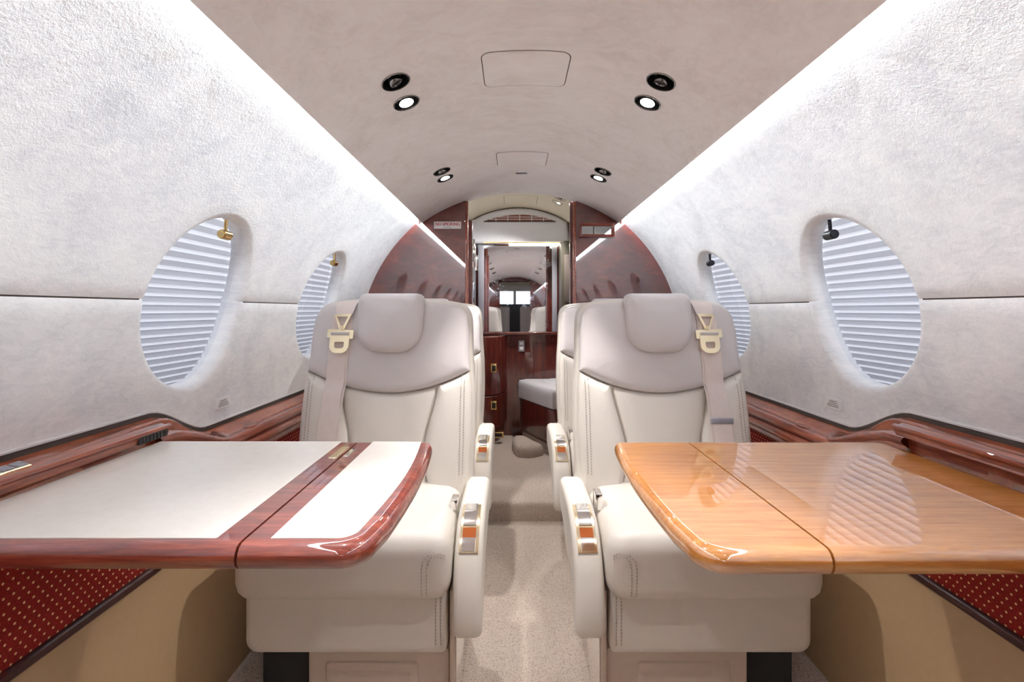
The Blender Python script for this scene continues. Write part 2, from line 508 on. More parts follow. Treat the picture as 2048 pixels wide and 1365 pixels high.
def build_wall(s, side):
    w = struct('wall_' + side)
    for upper in (True, False):
        bm = bmesh.new(); hy = 0.3675
        amax = A_TOP if upper else -A_BOT
        sg = 1 if upper else -1; g = 0.0016
        angs = [pi * k / 56 for k in range(57)]
        ca = math.atan2(amax, hy)
        angs = sorted(set(angs + [ca, pi - ca]))
        for yc in WIN_Y:
            rows = []
            prof = [(1.0, 0, None)]
            rings = []
            for k in range(9): rings.append(('lerp', k / 8))
            for k in range(1, 7):
                q = k / 6 * pi / 2
                rings.append(('rim', 0.024 * (1 - sin(q)), 0.024 * (1 - cos(q))))
            rings.append(('rim', -0.002, 0.036)); rings.append(('rim', -0.003, 0.052))
            for rg in rings:
                row = []
                for f in angs:
                    c, sn = cos(f), sin(f)
                    if rg[0] == 'lerp':
                        t = rg[1] ** 0.8
                        k = min(hy / abs(c) if abs(c) > 1e-9 else 1e9, amax / sn if sn > 1e-9 else 1e9)
                        ea, eb = WA + 0.024, WB + 0.024
                        y = (1 - t) * k * c + t * ea * c; a = (1 - t) * k * sn + t * eb * sn; rho = 0
                    else:
                        y = (WA + rg[1]) * c; a = (WB + rg[1]) * sn; rho = rg[2]
                    # soft rolled edge at the seam
                    roll = 0.004 * max(0.0, 1 - (a / 0.010)) ** 2
                    row.append(bm.verts.new(wp(s, yc + y, sg * (a + (g if rg[0] == 'lerp' else -0.0001)), rho + roll)))
                rows.append(row)
            for i in range(len(rows) - 1):
                for j in range(len(angs) - 1):
                    bm.faces.new((rows[i][j], rows[i][j + 1], rows[i + 1][j + 1], rows[i + 1][j]))
        y0, y1 = WIN_Y[0] + hy, Y_REAR + 0.01
        prev = None
        alist = [hy * math.tan(f) for f in angs if f < ca - 1e-6] + [amax]
        for k, a in enumerate(alist):
            roll = 0.004 * max(0.0, 1 - (a / 0.010)) ** 2
            cur = [bm.verts.new(wp(s, y, sg * (a + g), roll)) for y in (y0, y1)]
            if prev: bm.faces.new((prev[0], prev[1], cur[1], cur[0]))
            prev = cur
        bmesh.ops.remove_doubles(bm, verts=bm.verts, dist=0.0004)
        bm_obj('upper_panel' if upper else 'lower_panel', bm, M['wall'], w, angle=60)
    # dark line in the seam, between the windows
    rows = [[wp(s, y, a, 0.0045) for a in (-0.006, 0.006)] for y in (Y_FRONT, Y_REAR)]
    ys = sorted([Y_FRONT, Y_REAR] + [v for c in WIN_Y for v in (c - WA - 0.022, c + WA + 0.022)])
    vs, fs = [], []
    for i in range(0, len(ys) - 1, 2):
        b = len(vs)
        vs += [wp(s, ys[i], -0.006, 0.0045), wp(s, ys[i + 1], -0.006, 0.0045), wp(s, ys[i + 1], 0.006, 0.0045), wp(s, ys[i], 0.006, 0.0045)]
        fs.append((b, b + 1, b + 2, b + 3))
    mesh('seam_strip', vs, fs, M['rubber'], w, smooth=False)
    # channel behind the ceiling edge that holds the light strip
    prof = [wp(s, 0, A_TOP), (s * 0.574, 0, 1.535), (s * 0.572, 0, 1.560), (s * 0.550, 0, 1.595), (s * 0.50, 0, 1.625), (s * 0.45, 0, 1.64)]
    grid('cove_channel', [[(p[0], y, p[2]) for p in prof] for y in (Y_FRONT, Y_REAR)], M['wall'], w)
    return w
build_wall(-1, 'left'); build_wall(1, 'right')

# ceiling panel: an arc with a rolled edge
def build_ceiling():
    c = struct('ceiling')
    n = 48; prof = []
    th = asin(0.535 / RC)
    for k in range(n + 1):
        a = -th + 2 * th * k / n; prof.append((RC * sin(a), ZCC + RC * cos(a)))
    top = []
    for k in range(n + 1):
        a = th - 2 * th * k / n; top.append(((RC + 0.014) * sin(a) * 0.985, ZCC + (RC + 0.014) * cos(a)))
    ex, ez = prof[-1]; edge = [(ex + 0.004, ez + 0.004), (ex + 0.003, ez + 0.010)]
    edge2 = [(-x, z) for x, z in reversed(edge)]
    loop = prof + edge + top + edge2
    rows = [[(x, y, z) for x, z in loop] for y in (Y_FRONT, -1.5, -0.5, 0.5, 1.0, 1.5, 2.0, Y_REAR + 0.03)]
    global HEADLINER
    HEADLINER = grid('headliner', rows, M['ceil'], c, closed=True, angle=50)
    # closing riser up to the higher ceiling at the back
    mesh('riser', [(-0.6, Y_REAR + 0.03, 1.5), (0.6, Y_REAR + 0.03, 1.5), (0.6, Y_REAR + 0.03, 1.95), (-0.6, Y_REAR + 0.03, 1.95)], [(0, 1, 2, 3)], M['vest'], c, smooth=False).location = (0, 0.0, 0.23)
    # beige arched ceiling over the rear compartment
    rr, zz = 0.70, 1.13
    rows = []
    for y in (Y_REAR + 0.03, 2.9, 3.2, 3.56):
        rows.append([(rr * sin(a), y, zz + rr * cos(a)) for a in [(-0.95 + 1.9 * k / 32) for k in range(33)]])
    grid('rear_headliner', rows, M['vest'], c)
    return c
build_ceiling()

def ceil_frame(x, y, zfun, rr):
    """matrix that stands on the ceiling arc: local -Z points into the cabin"""
    a = asin(x / rr)
    return Matrix.Translation((x, y, zfun(x))) @ Matrix.Rotation(a, 4, 'Y')

# floor: sunken aisle, step up at the rear
def build_floor():
    f = struct('floor')
    xs = [-0.80, -0.655, -0.645, -0.64, 0.64, 0.645, 0.655, 0.80]; zs = [0.085, 0.085, 0.08, 0.0, 0.0, 0.08, 0.085, 0.085]
    grid('aisle_carpet', [[(x, y, z) for x, z in zip(xs, zs)] for y in (Y_FRONT - 1.3, 2.285)], M['carpet'], f, angle=30)
    prof = [(2.280, 0.0), (2.280, 0.075), (2.284, 0.087), (2.293, 0.094), (2.31, 0.096), (3.56, 0.096)]
    grid('step_carpet', [[(x, y, z) for y, z in prof] for x in (-0.80, 0.0, 0.80)], M['carpet'], f, angle=50)
    return f
build_floor()

# ------------------------------------------------------------------ cove light strips
for s, nm in ((-1, 'left'), (1, 'right')):
    t = thing('cove_light', 'long white light strip glowing between ceiling edge and %s wall' % ('left' if s < 0 else 'right'), 'light strip', (s * 0.55, 0.2, 1.53), 'cove light strips')
    bx = box('housing', s * 0.517 - 0.006, s * 0.517 + 0.006, Y_FRONT + 0.01 - 0.2, Y_REAR - 0.01 - 0.2, 1.5485, 1.566, M['white_plate'], t)
    bx.location = (-s * 0.55, 0, -1.53)
    vs = [(s * 0.529, Y_FRONT + 0.01 - 0.2, 1.546), (s * 0.525, Y_FRONT + 0.01 - 0.2, 1.561), (s * 0.525, Y_REAR - 0.01 - 0.2, 1.561), (s * 0.529, Y_REAR - 0.01 - 0.2, 1.546)]
    df = mesh('diffuser', vs, [(0, 1, 2, 3) if s < 0 else (3, 2, 1, 0)], M['strip'], t, smooth=False)
    df.location = (-s * 0.55, 0, -1.53)

# ------------------------------------------------------------------ windows
def build_window(i, s, yc):
    w = struct('window_%d' % i)
    # pleated shade
    rows = []
    a = 0.245; pts = []
    zig = 0
    while a > -0.245:
        pts.append((a, 0.046 if zig % 2 == 0 else 0.0570))
        t = (a + 0.245) / 0.49
        a -= 0.0072 + 0.0062 * t; zig += 1
    for y in (yc - 0.185, yc - 0.05, yc + 0.05, yc + 0.185):
        rows.append([wp(s, y, a, r + 0.0025 + 0.006 * 0) for a, r in pts])
    grid('pleated_shade', rows, M['shade'], w, flip=(s > 0), angle=5)
    # clear inner pane
    vs = []; fs = []
    nr, na = 6, 40
    vs.append(wp(s, yc, 0, 0.036))
    for r in range(1, nr + 1):
        for k in range(na):
            f = 2 * pi * k / na
            vs.append(wp(s, yc + (WA - 0.0005) * cos(f) * r / nr, (WB - 0.0005) * sin(f) * r / nr, 0.036))
    for k in range(na): fs.append((0, 1 + k, 1 + (k + 1) % na))
    for r in range(nr - 1):
        for k in range(na):
            k2 = (k + 1) % na
            fs.append((1 + r * na + k, 1 + (r + 1) * na + k, 1 + (r + 1) * na + k2, 1 + r * na + k2))
    mesh('pane', vs, fs, M['pane'], w, flip=(s < 0))
    # shade latch hanging at the top of the opening
    mt = M['brass'] if s < 0 else M['black']
    p = Vector(wp(s, yc + 0.012, WB - 0.012, 0.022)); q = Vector(wp(s, yc + 0.012, WB - 0.040, 0.010))
    st = pipe('latch_stem', [p + (p - q) * 0.3, p, p.lerp(q, 0.7)], 0.0045, mt, w)
    rot = Matrix.Translation(q) @ Matrix.Rotation(radians(90), 4, 'X')
    bm = bmesh.new(); bmesh.ops.create_cone(bm, cap_ends=True, segments=20, radius1=0.0125, radius2=0.0125, depth=0.034, matrix=rot)
    bmesh.ops.bevel(bm, geom=[e for e in bm.edges], offset=0.0025, segments=2, affect='EDGES')
    bm_obj('latch_knob', bm, mt, w)
    return w
k = 1
for s in (-1, 1):
    for yc in WIN_Y:
        build_window(k, s, yc); k += 1

# ------------------------------------------------------------------ side ledges, dotted fabric and lower walls
def ledge_z(y):
    return 0.722 + 0.078 * smooth01((1.245 - y) / 0.19)

def build_side(s, side):
    lower = struct('wall_lower_' + side)
    X = lambda x: s * x
    # cream lower panel, black bead, dotted fabric
    prof = [(0.802, 0.492), (0.803, 0.47), (0.800, 0.40), (0.793, 0.25), (0.780, 0.085), (0.775, 0.0)]
    grid('cream_panel', [[(X(x), y, z) for x, z in prof] for y in (Y_FRONT, 0, 1.0, Y_REAR)], M['cream_wall'], lower, flip=(s > 0))
    prof = [(0.802, 0.510), (0.796, 0.510), (0.791, 0.506), (0.790, 0.499), (0.792, 0.493), (0.798, 0.490)]
    grid('edge_bead', [[(X(x), y, z) for x, z in prof] for y in (Y_FRONT, 0, 1.0, Y_REAR)], M['bead'], lower, flip=(s > 0))
    grid('dotted_panel', [[(X(0.800), y, 0.505), (X(0.803), y, 0.60), (X(0.8045), y, 0.65), (X(0.8055), y, zt)] for y, zt in ((Y_FRONT, 0.76), (0, 0.76), (0.95, 0.76), (0.951, 0.652), (Y_REAR, 0.652))], M['dotted'], lower, flip=(s > 0))
    t = thing('side_ledge', 'polished red-brown wooden ledge running under the %s windows' % ('left' if s < 0 else 'right'), 'ledge', (X(0.82), 0.2, 0.70))
    inv = (-X(0.82), -0.2, -0.70)
    ys = [Y_FRONT, -1, 0, 0.5, 0.8] + [0.98 + 0.02 * k for k in range(16)] + [1.4, 1.8, Y_REAR]
    def rx(z): return sqrt(R * R - (z - ZC) ** 2)
    # burl strip that follows the wall, dips behind the table
    rows = []
    for y in ys:
        zl = ledge_z(y); b = (zl - 0.722) / 0.078
        e = smooth01((y - 0.962) / 0.02) * (1 - smooth01((y - 1.20) / 0.05)); xi = (0.812 * (1 - b) + 0.795 * b) * (1 - e) + 0.846 * e; xm = 0.83 * (1 - e) + 0.856 * e
        rows.append([(X(rx(zl) + 0.006), y, zl), (X(rx(zl) - 0.006), y, zl + 0.001), (X(rx(zl) - 0.010), y, zl - 0.001),
                     (X(xm), y, zl - 0.008 * (1 - b) - 0.001), (X(xi + 0.006), y, zl - 0.016 * (1 - b)), (X(xi), y, zl - 0.020 * (1 - b) - 0.004), (X(xi + 0.002), y, zl - 0.06)])
    grid('burl_strip', rows, M['burl_ledge'], t, flip=(s > 0)).location = inv
    # dark gasket and thin pale edging where the wall panel ends
    rows = [[wp(s, y, (asin((ledge_z(y) + dz - ZC) / R) - TH0) * R, -rr) for dz, rr in ((0.0, -0.002), (0.0005, 0.002), (0.010, 0.002), (0.011, -0.002))] for y in ys]
    grid('gasket', rows, M['rubber'], t, flip=(s < 0)).location = inv
    rows = [[wp(s, y, (asin((ledge_z(y) + dz - ZC) / R) - TH0) * R, -rr) for dz, rr in ((0.0115, -0.001), (0.012, 0.0035), (0.0155, 0.0035), (0.0165, -0.001))] for y in ys]
    grid('edging', rows, M['white_plate'], t, flip=(s < 0)).location = inv
    # rail behind the table: grooved, glossy
    prof = [(0.822, 0.702), (0.815, 0.708), (0.806, 0.7115), (0.797, 0.711), (0.789, 0.706), (0.7845, 0.699), (0.7835, 0.692), (0.787, 0.687), (0.794, 0.685),
            (0.7945, 0.682), (0.787, 0.680), (0.7805, 0.674), (0.778, 0.666), (0.780, 0.658), (0.786, 0.653), (0.790, 0.651), (0.789, 0.646), (0.792, 0.636), (0.802, 0.632)]
    yr = [1.0, 1.03, 1.2, 1.5, 1.52, 2.0, Y_REAR]
    grid('grooved_rail', [[(X(x), y, z) for x, z in prof] for y in yr], M['mahog'], t, flip=(s > 0), angle=38).location = inv
    # oval lids let into the rail
    for yy in (1.34, 1.72):
        o = loft('lid', catmull([(0.030 * cos(a), 0.012 * sin(a)) for a in [2 * pi * q / 12 for q in range(12)]], 3), [(0.004, 0.003), (0.001, 0.002), (0, 0)],
                 lambda x, y, d, yy=yy: (X(0.804 - y), yy + x, 0.7115 + d), M['mahog'], t, crown=0.001)
        o.location = inv
    # table housing: overhanging lip and face
    y0, y1 = Y_FRONT + 0.9, 0.965
    prof = [(0.797, 0.772), (0.797, 0.798), (0.792, 0.806), (0.784, 0.812), (0.777, 0.8135), (0.772, 0.812), (0.768, 0.8105), (0.758, 0.8125), (0.754, 0.811), (0.7525, 0.808), (0.7535, 0.805),
            (0.757, 0.803), (0.760, 0.797), (0.763, 0.788), (0.768, 0.787), (0.799, 0.786), (0.800, 0.73)]
    rows = [[(X(x), y, z) for x, z in prof] for y in (y0, 0, 0.5, 0.9, y1 - 0.003)]
    ob = grid('housing', rows + [[(X(x + (0.775 - x) * 0.06), y1, z + (0.797 - z) * 0.1) for x, z in prof], [(X(0.785), y1 + 0.0005, 0.795)] * len(prof)], M['mahog'], t, flip=(s > 0), angle=40)
    ob.location = inv
    # small corner shelf behind the housing end
    rows = []
    for q in range(13):
        y = 0.962 + 0.29 * q / 12; z = 0.784 - 0.070 * smooth01((y - 0.99) / 0.25); xe = 0.772 + 0.030 * max(0, (y - 1.10) / 0.15) ** 2
        rows.append([(X(0.858), y, z + 0.006), (X(0.83), y, z + 0.003), (X(xe + 0.012), y, z), (X(xe + 0.004), y, z - 0.002), (X(xe), y, z - 0.008), (X(xe + 0.002), y, z - 0.014), (X(xe + 0.014), y, z - 0.022), (X(0.80), y, z - 0.08)])
    grid('corner_shelf', rows, M['mahog'], t, flip=(s > 0)).location = inv
    if s < 0:
        box('vent_grille', X(0.7632), X(0.7570), 0.885, 0.957, 0.7885, 0.8035, M['black'], t, 0.0012).location = inv
        for q in range(7):
            box('vent_slat', X(0.7585), X(0.7560), 0.892 + q * 0.009, 0.895 + q * 0.009, 0.790, 0.802, M['black'], t).location = inv
    # switch panel with three keys
    cy = 0.672 if s < 0 else 0.625
    pl = thing('switch_panel', 'three-key switch panel in a pale metal frame on the %s ledge' % ('left' if s < 0 else 'right'), 'switch', (X(0.783), cy, 0.812), 'ledge switch panels')
    tilt = Matrix.Rotation(s * radians(-14), 4, 'Y')
    fr = loft('frame', rrect(-0.030, 0.030, -0.0105, 0.0105, 0.0015, 2), [(0.002, 0.0035), (0.0, 0.002), (0, -0.004)], lambda x, y, d: tuple(tilt @ Vector((-s * y, x, d + 0.002))), M['gold'], pl, crown_n=0)
    for q in (-1, 0, 1):
        loft('key', rrect(-0.0075 + q * 0.0185, 0.0075 + q * 0.0185, -0.0075, 0.0075, 0.001, 2), [(0.0015, 0.006), (0.0, 0.005), (0, 0.0)], lambda x, y, d: tuple(tilt @ Vector((-s * y, x, d + 0.002))), M['grey_btn'], pl, crown_n=0)
    return t
build_side(-1, 'left'); build_side(1, 'right')

# ------------------------------------------------------------------ fold-out tables
def hinge_normals(hx):
    def f(o):
        nn = normals2(o); out = []
        for (x, y), (nx, ny) in zip(o, nn):
            if abs(x - hx) < 1e-5: out.append((0.0, 0.0 if abs(ny) < 0.3 else (1 if ny > 0 else -1)))
            else: out.append((nx, ny))
        return out
    return f

def build_table(s, z, y0, y1, xh, xin, xout, wood_m, label, inlay):
    t = thing('folding_table', label, 'table', (s * 0.5, (y0 + y1) / 2, z))
    inv = (-s * 0.5, -(y0 + y1) / 2, -z)
    th = 0.031
    def pm(x, y, d): return (s * x, y, z + d)
    bull = [(0.016, 0.0), (0.010, -0.0006), (0.005, -0.0035), (0.0015, -0.009), (0.0, -0.0155), (0.0015, -0.022), (0.005, -0.0275), (0.010, -0.0304), (0.018, -th)]
    main = rrect(xh + 0.0016, xout, y0, y1, (0.0, 0.0, 0.03, 0.0), 5)
    main = resample(main, 0.03)
    def nm(o):
        nn = hinge_normals(xh + 0.0016)(o)
        return [((0.0, n[1]) if abs(p[0] - xout) < 1e-5 and False else n) for p, n in zip(o, nn)]
    # inner leaf with a gently bowed aisle edge and rounded corners
    pts = [(xh - 0.0016, y0), (xh - 0.0016, y1)]
    bow = 0.012
    edge = []
    r = 0.040
    for q in range(13):
        f = q / 12; y = y1 - (y1 - y0) * f
        edge.append((xin - bow * sin(pi * f) , y))
    inner = [(xh - 0.0016, y0), (xh - 0.0016, y1)]
    r2 = 0.018
    inner += [(xin + r2 - r2 * sin(a), y1 - r2 + r2 * cos(a)) for a in [pi / 2 * q / 6 for q in range(7)]]
    inner += [p for p in edge[1:-1] if y0 + r < p[1] < y1 - r2]
    inner += [(xin + r - r * cos(a), y0 + r - r * sin(a)) for a in [pi / 2 * q / 8 for q in range(9)]]
    inner = resample(inner, 0.03)
    a = loft('main_leaf', main, bull, pm, wood_m, t, crown_n=0, nrm=nm); a.location = inv
    b = loft('inner_leaf', inner, bull, pm, wood_m, t, crown_n=0, nrm=hinge_normals(xh - 0.0016)); b.location = inv
    if inlay:
        o = rrect(xh + 0.034, xout - 0.006, y0 + 0.020, y1 - 0.007, 0.002, 2)
        loft('inlay', o, [(0.0008, 0.0009), (0.0, 0.0004), (0, -0.001)], pm, M['cream_top'], t, crown_n=0).location = inv
        oi = [(xh - 0.030, y0 + 0.020), (xh - 0.030, y1 - 0.007)]
        oi += [(xin + 0.024 - bow * sin(pi * q / 10) * 1.0, y1 - 0.010 - (y1 - y0 - 0.05) * q / 10) for q in range(0, 10)]
        r3 = 0.022
        oi += [(xin + 0.024 + r3 - r3 * cos(a_), y0 + 0.020 + r3 - r3 * sin(a_)) for a_ in [pi / 2 * q / 6 for q in range(7)]]
        loft('inlay', oi, [(0.0008, 0.0009), (0.0, 0.0004), (0, -0.001)], pm, M['cream_top'], t, crown_n=0).location = inv
        pinline = [(x, y) for x, y in oi]
        for side_, dx in (('hinge_plate', 0.012), ('hinge_plate', -0.012)):
            if dx > 0: o = rrect(xh + 0.004, xh + 0.020, y1 - 0.115, y1 - 0.045, 0.003, 3)
            else: o = rrect(xh - 0.014, xh - 0.003, y1 - 0.105, y1 - 0.060, 0.003, 3)
            loft(side_, o, [(0.001, 0.0016), (0, 0.0008), (0, -0.001)], pm, M['gold'] if dx > 0 else M['chrome'], t, crown_n=0).location = inv
    return t
build_table(-1, 0.780, 0.523, 0.948, 0.355, 0.202, 0.766, M['mahog_x'],
            'fold-out table with cream inlaid top and red mahogany edge, on the left', True)
build_table(1, 0.767, 0.535, 0.994, 0.335, 0.176, 0.760, M['orange'],
            'fold-out table of glossy honey-coloured wood, on the right', False)

# ------------------------------------------------------------------ seats
def bvh_of(objs):
    vs, ps = [], []
    for o in objs:
        b = len(vs); vs += [v.co.copy() for v in o.data.vertices]
        ps += [tuple(b + i for i in p.vertices) for p in o.data.polygons]
    return BVHTree.FromPolygons(vs, ps)

def stitches(name, pts, mat, parent, dash=0.005, gap=0.0035, w=0.0011, normal=None):
    """dashed thread along a 3-D polyline"""
    vs, fs = [], []
    acc = 0.0; P = [Vector(p) for p in pts]
    seglen = [(P[i + 1] - P[i]).length for i in range(len(P) - 1)]; tot = sum(seglen)
    def at(d):
        for i, l in enumerate(seglen):
            if d <= l: return P[i].lerp(P[i + 1], d / l if l else 0)
            d -= l
        return P[-1]
    d = 0
    while d + dash < tot:
        a, b = at(d), at(d + dash); t = (b - a).normalized()
        u = t.cross(Vector((0, 1, 0)))
        if u.length < 0.2: u = t.cross(Vector((1, 0, 0)))
        u = u.normalized() * w; v = t.cross(u).normalized() * w
        k = len(vs)
        for p in (a, b):
            vs += [p + u, p + v, p - u, p - v]
        fs += [(k, k + 1, k + 5, k + 4), (k + 1, k + 2, k + 6, k + 5), (k + 2, k + 3, k + 7, k + 6), (k + 3, k, k + 4, k + 7), (k, k + 3, k + 2, k + 1), (k + 4, k + 5, k + 6, k + 7)]
        d += dash + gap
    o = mesh(name, vs, fs, mat, parent, smooth=False)
    return o

def build_seat(s, label, loc):
    """faces -Y; s = +1: the aisle and its armrest are at local +x"""
    t = thing('passenger_seat', label, 'seat', loc, 'cabin passenger seats')
    def bmap(x, z, d):
        y = 0.365 + (z - 0.47) * 0.20 + 0.004 - 0.022 * (abs(x) / 0.27) ** 2 - d
        return (s * x, y, z)
    # --- backrest shell
    half = [(0.262, 0.40), (0.272, 0.52), (0.277, 0.66), (0.274, 0.80), (0.266, 0.90), (0.262, 1.0)]
    top = [(0.255, 1.040), (0.235, 1.066), (0.20, 1.078), (0.12, 1.086), (0.0, 1.088)]
    right = half + top
    outl = right + [(-x, z) for x, z in reversed(right[:-1])]
    outl = resample(catmull(outl, 4), 0.012)
    shell = loft('backrest_shell', outl, [(0.022, -0.002), (0.010, -0.006), (0.003, -0.014), (0.0, -0.026), (0.0, -0.085), (0.006, -0.105), (0.022, -0.118), (0.05, -0.122)], bmap, M['leather'], t, crown_n=3)
    def yoke_low(x): return 0.781 + 0.074 * (abs(x) / 0.262) ** 2.0
    soft = [(0.030, 0.022), (0.018, 0.0195), (0.009, 0.015), (0.003, 0.009), (0.0, 0.002), (0.0, -0.012)]
    # --- upper yoke in grey leather
    yk = [(x, yoke_low(x)) for x in [-0.262 + 0.524 * q / 24 for q in range(25)]]
    yk += [(0.258, 0.90), (0.2565, 0.98), (0.250, 1.028), (0.232, 1.055), (0.205, 1.067), (0.12, 1.076), (0.0, 1.079), (-0.12, 1.076), (-0.205, 1.067), (-0.232, 1.055), (-0.250, 1.028), (-0.2565, 0.98), (-0.258, 0.90)]
    yoke = loft('upper_cushion', resample(yk, 0.012), [(i * 1.0, d + 0.006) for i, d in soft], bmap, M['leather_grey'], t, crown=0.012)
    # --- lower back: centre panel and two bolsters
    def seam(z): return 0.118 + 0.040 * smooth01((z - 0.60) / 0.22) + 0.03 * smooth01((0.58 - z) / 0.14)
    zs = [0.45 + 0.36 * q / 14 for q in range(15)]
    cp = [(seam(z) - 0.0015, z) for z in zs if z < yoke_low(0.15) - 0.004]
    cpt = [(x, yoke_low(x) - 0.003) for x in [0.152 - 0.304 * q / 14 for q in range(15)]]
    cp = cp + cpt + [(-x, z) for x, z in reversed(cp)]
    centre = loft('centre_cushion', resample(cp, 0.012), [(0.022, 0.013), (0.012, 0.012), (0.006, 0.009), (0.002, 0.004), (0.0, -0.002), (0, -0.01)], bmap, M['leather'], t, crown=0.006)
    bol = []
    for sg in (1, -1):
        b = [(seam(z) + 0.0015, z) for z in zs if z < yoke_low(0.155) - 0.004]
        b += [(x, yoke_low(x) - 0.003) for x in (0.162, 0.18, 0.20, 0.22, 0.24, 0.262)]
        b += [(0.268, 0.80), (0.271, 0.72), (0.271, 0.64), (0.268, 0.55), (0.262, 0.45)]
        bol.append(loft('side_bolster', resample([(sg * x, z) for x, z in b], 0.012), [(0.026, 0.030), (0.016, 0.027), (0.008, 0.020), (0.002, 0.011), (0.0, 0.002), (0, -0.012)], bmap, M['leather'], t, crown=0.006))
    # --- headrest
    hr = rrect(-0.107, 0.107, 0.912, 1.104, (0.078, 0.078, 0.026, 0.026), 8)
    head = loft('headrest', resample(hr, 0.012), [(0.040, 0.072), (0.024, 0.070), (0.012, 0.064), (0.004, 0.054), (0.0, 0.042), (0.0, 0.012), (0.004, -0.004), (0.014, -0.018), (0.03, -0.022)],
                lambda x, z, d: (s * x, 0.365 + (z - 0.47) * 0.20 - d, z), M['leather_grey'], t, crown=0.008)
    # --- seat cushion
    oc = resample(rrect(-0.265, 0.252, 0.0, 0.415, (0.045, 0.045, 0.02, 0.02), 6), 0.018)
    cush = loft('seat_cushion', oc, [(0.070, 0.512), (0.045, 0.510), (0.026, 0.503), (0.012, 0.490), (0.003, 0.472), (0.0, 0.452), (0.0, 0.400), (0.004, 0.382), (0.014, 0.368), (0.030, 0.362)],
                lambda x, y, d: (s * x, y, d + (0.012 * (1 - y / 0.4) if d > 0.44 else 0)), M['leather'], t, crown=0.010)
    # --- skirt below the cushion
    sk = rrect(-0.250, 0.240, 0.214, 0.385, (0.030, 0.014, 0.004, 0.004), 4)
    loft('skirt', resample(sk, 0.03), [(0.014, 0.0), (0.005, -0.002), (0.001, -0.006), (0.0, -0.014), (0.0, -0.36)], lambda x, z, d: (s * x, 0.045 - d, z), M['leather'], t, crown_n=0)
    # --- pedestal with recessed tray
    pd = rrect(-0.115, 0.243, 0.0, 0.202, (0.0, 0.0, 0.010, 0.016), 4)
    ped = loft('pedestal', resample(pd, 0.04), [(0.012, 0.0), (0.004, -0.002), (0.0, -0.008), (0.0, -0.34)], lambda x, z, d: (s * x, 0.085 - d, z), M['plastic'], t, crown_n=0)
    tr = rrect(-0.070, 0.165, 0.030, 0.168, 0.012, 4)
    loft('tray_rim', tr, [(0.020, -0.001), (0.014, 0.003), (0.006, 0.005), (0.002, 0.003), (0.0, -0.002)], lambda x, z, d: (s * x, 0.085 - d, z), M['plastic'], t, crown_n=0)
    loft('tray_panel', rrect(-0.048, 0.143, 0.050, 0.148, 0.006, 3), [(0.004, 0.0012), (0.0, 0.0008), (0, 0.0)], lambda x, z, d: (s * x, 0.085 - d, z), M['plastic'], t, crown_n=0)
    # near-black block painted in for the shaded gap beside the pedestal; side plate on the aisle side
    box('gap_shade_block', min(s * -0.245, s * -0.118), max(s * -0.245, s * -0.118), 0.12, 0.40, 0.0, 0.214, M['dark'], t)
    box('side_plate', min(s * 0.2455, s * 0.257), max(s * 0.2455, s * 0.257), 0.06, 0.42, 0.0, 0.36, M['plastic'], t, 0.002)
    box('side_rail', min(s * 0.2572, s * 0.262), max(s * 0.2572, s * 0.262), 0.08, 0.42, 0.02, 0.30, M['chrome'], t, 0.001)
    # --- armrest on the aisle side (outline in y, z)
    ar = catmull([(0.40, 0.500), (0.385, 0.522), (0.34, 0.527), (0.26, 0.526), (0.175, 0.521), (0.11, 0.500), (0.055, 0.450), (0.018, 0.385), (0.000, 0.325), (0.002, 0.290), (0.022, 0.272), (0.05, 0.278),
                  (0.10, 0.330), (0.17, 0.385), (0.28, 0.41), (0.38, 0.425), (0.40, 0.455)], 5)
    ax, ah = 0.292, 0.036
    arm = loft('armrest', resample(ar, 0.012), [(0.016, ah), (0.008, ah - 0.0025), (0.003, ah - 0.008), (0.0, ah - 0.016), (0.0, -ah + 0.016), (0.003, -ah + 0.008), (0.008, -ah + 0.0025), (0.016, -ah)],
               lambda y, z, d: (s * (ax + d), y, z), M['leather'], t, crown_n=0)
    # control plate bent over the armrest front
    path = catmull([(0.172, 0.5205), (0.14, 0.5135), (0.11, 0.500), (0.082, 0.477), (0.058, 0.452)], 6, closed=False)
    def plate(name, w0, w1, f0, f1, h, mat, lift=0.0):
        n = len(path); seg = path[int(f0 * (n - 1)): int(f1 * (n - 1)) + 1]; rows = []
        for i, (y, z) in enumerate(seg):
            a = Vector(seg[max(0, i - 1)]); b = Vector(seg[min(len(seg) - 1, i + 1)]); d = (b - a).normalized(); nx = Vector((d.y, -d.x))
            if nx.y < 0: nx = -nx
            p = Vector((y, z)); q = p + nx * h; m_ = p + nx * lift
            rows.append([(s * (ax + w0), *m_), (s * (ax + w0 + 0.0015), *q), (s * (ax + w1 - 0.0015), *q), (s * (ax + w1), *m_)])
        first = [tuple(rows[0][k]) for k in (0, 0, 3, 3)]; last = [tuple(rows[-1][k]) for k in (0, 0, 3, 3)]
        return grid(name, [first] + rows + [last], mat, arm, flip=(s < 0), angle=35)
    plate('control_plate', -0.025, 0.025, 0.0, 1.0, 0.004, M['gold'], -0.004)
    plate('ashtray_lid', -0.019, 0.017, 0.04, 0.56, 0.007, M['chrome'])
    plate('call_button', -0.019, 0.017, 0.60, 0.76, 0.0058, M['amber'])
    plate('lever', -0.019, 0.017, 0.79, 0.96, 0.0065, M['chrome'])
    # --- stitching, found on the finished surfaces
    tree = bvh_of([shell, yoke, centre] + bol + [cush])
    def front(x, z, lift=0.0012):
        h = tree.ray_cast(Vector((s * x, -1.0, z)), Vector((0, 1, 0)))
        return (s * x, (h[0].y if h[0] else 0.36) - lift, z)
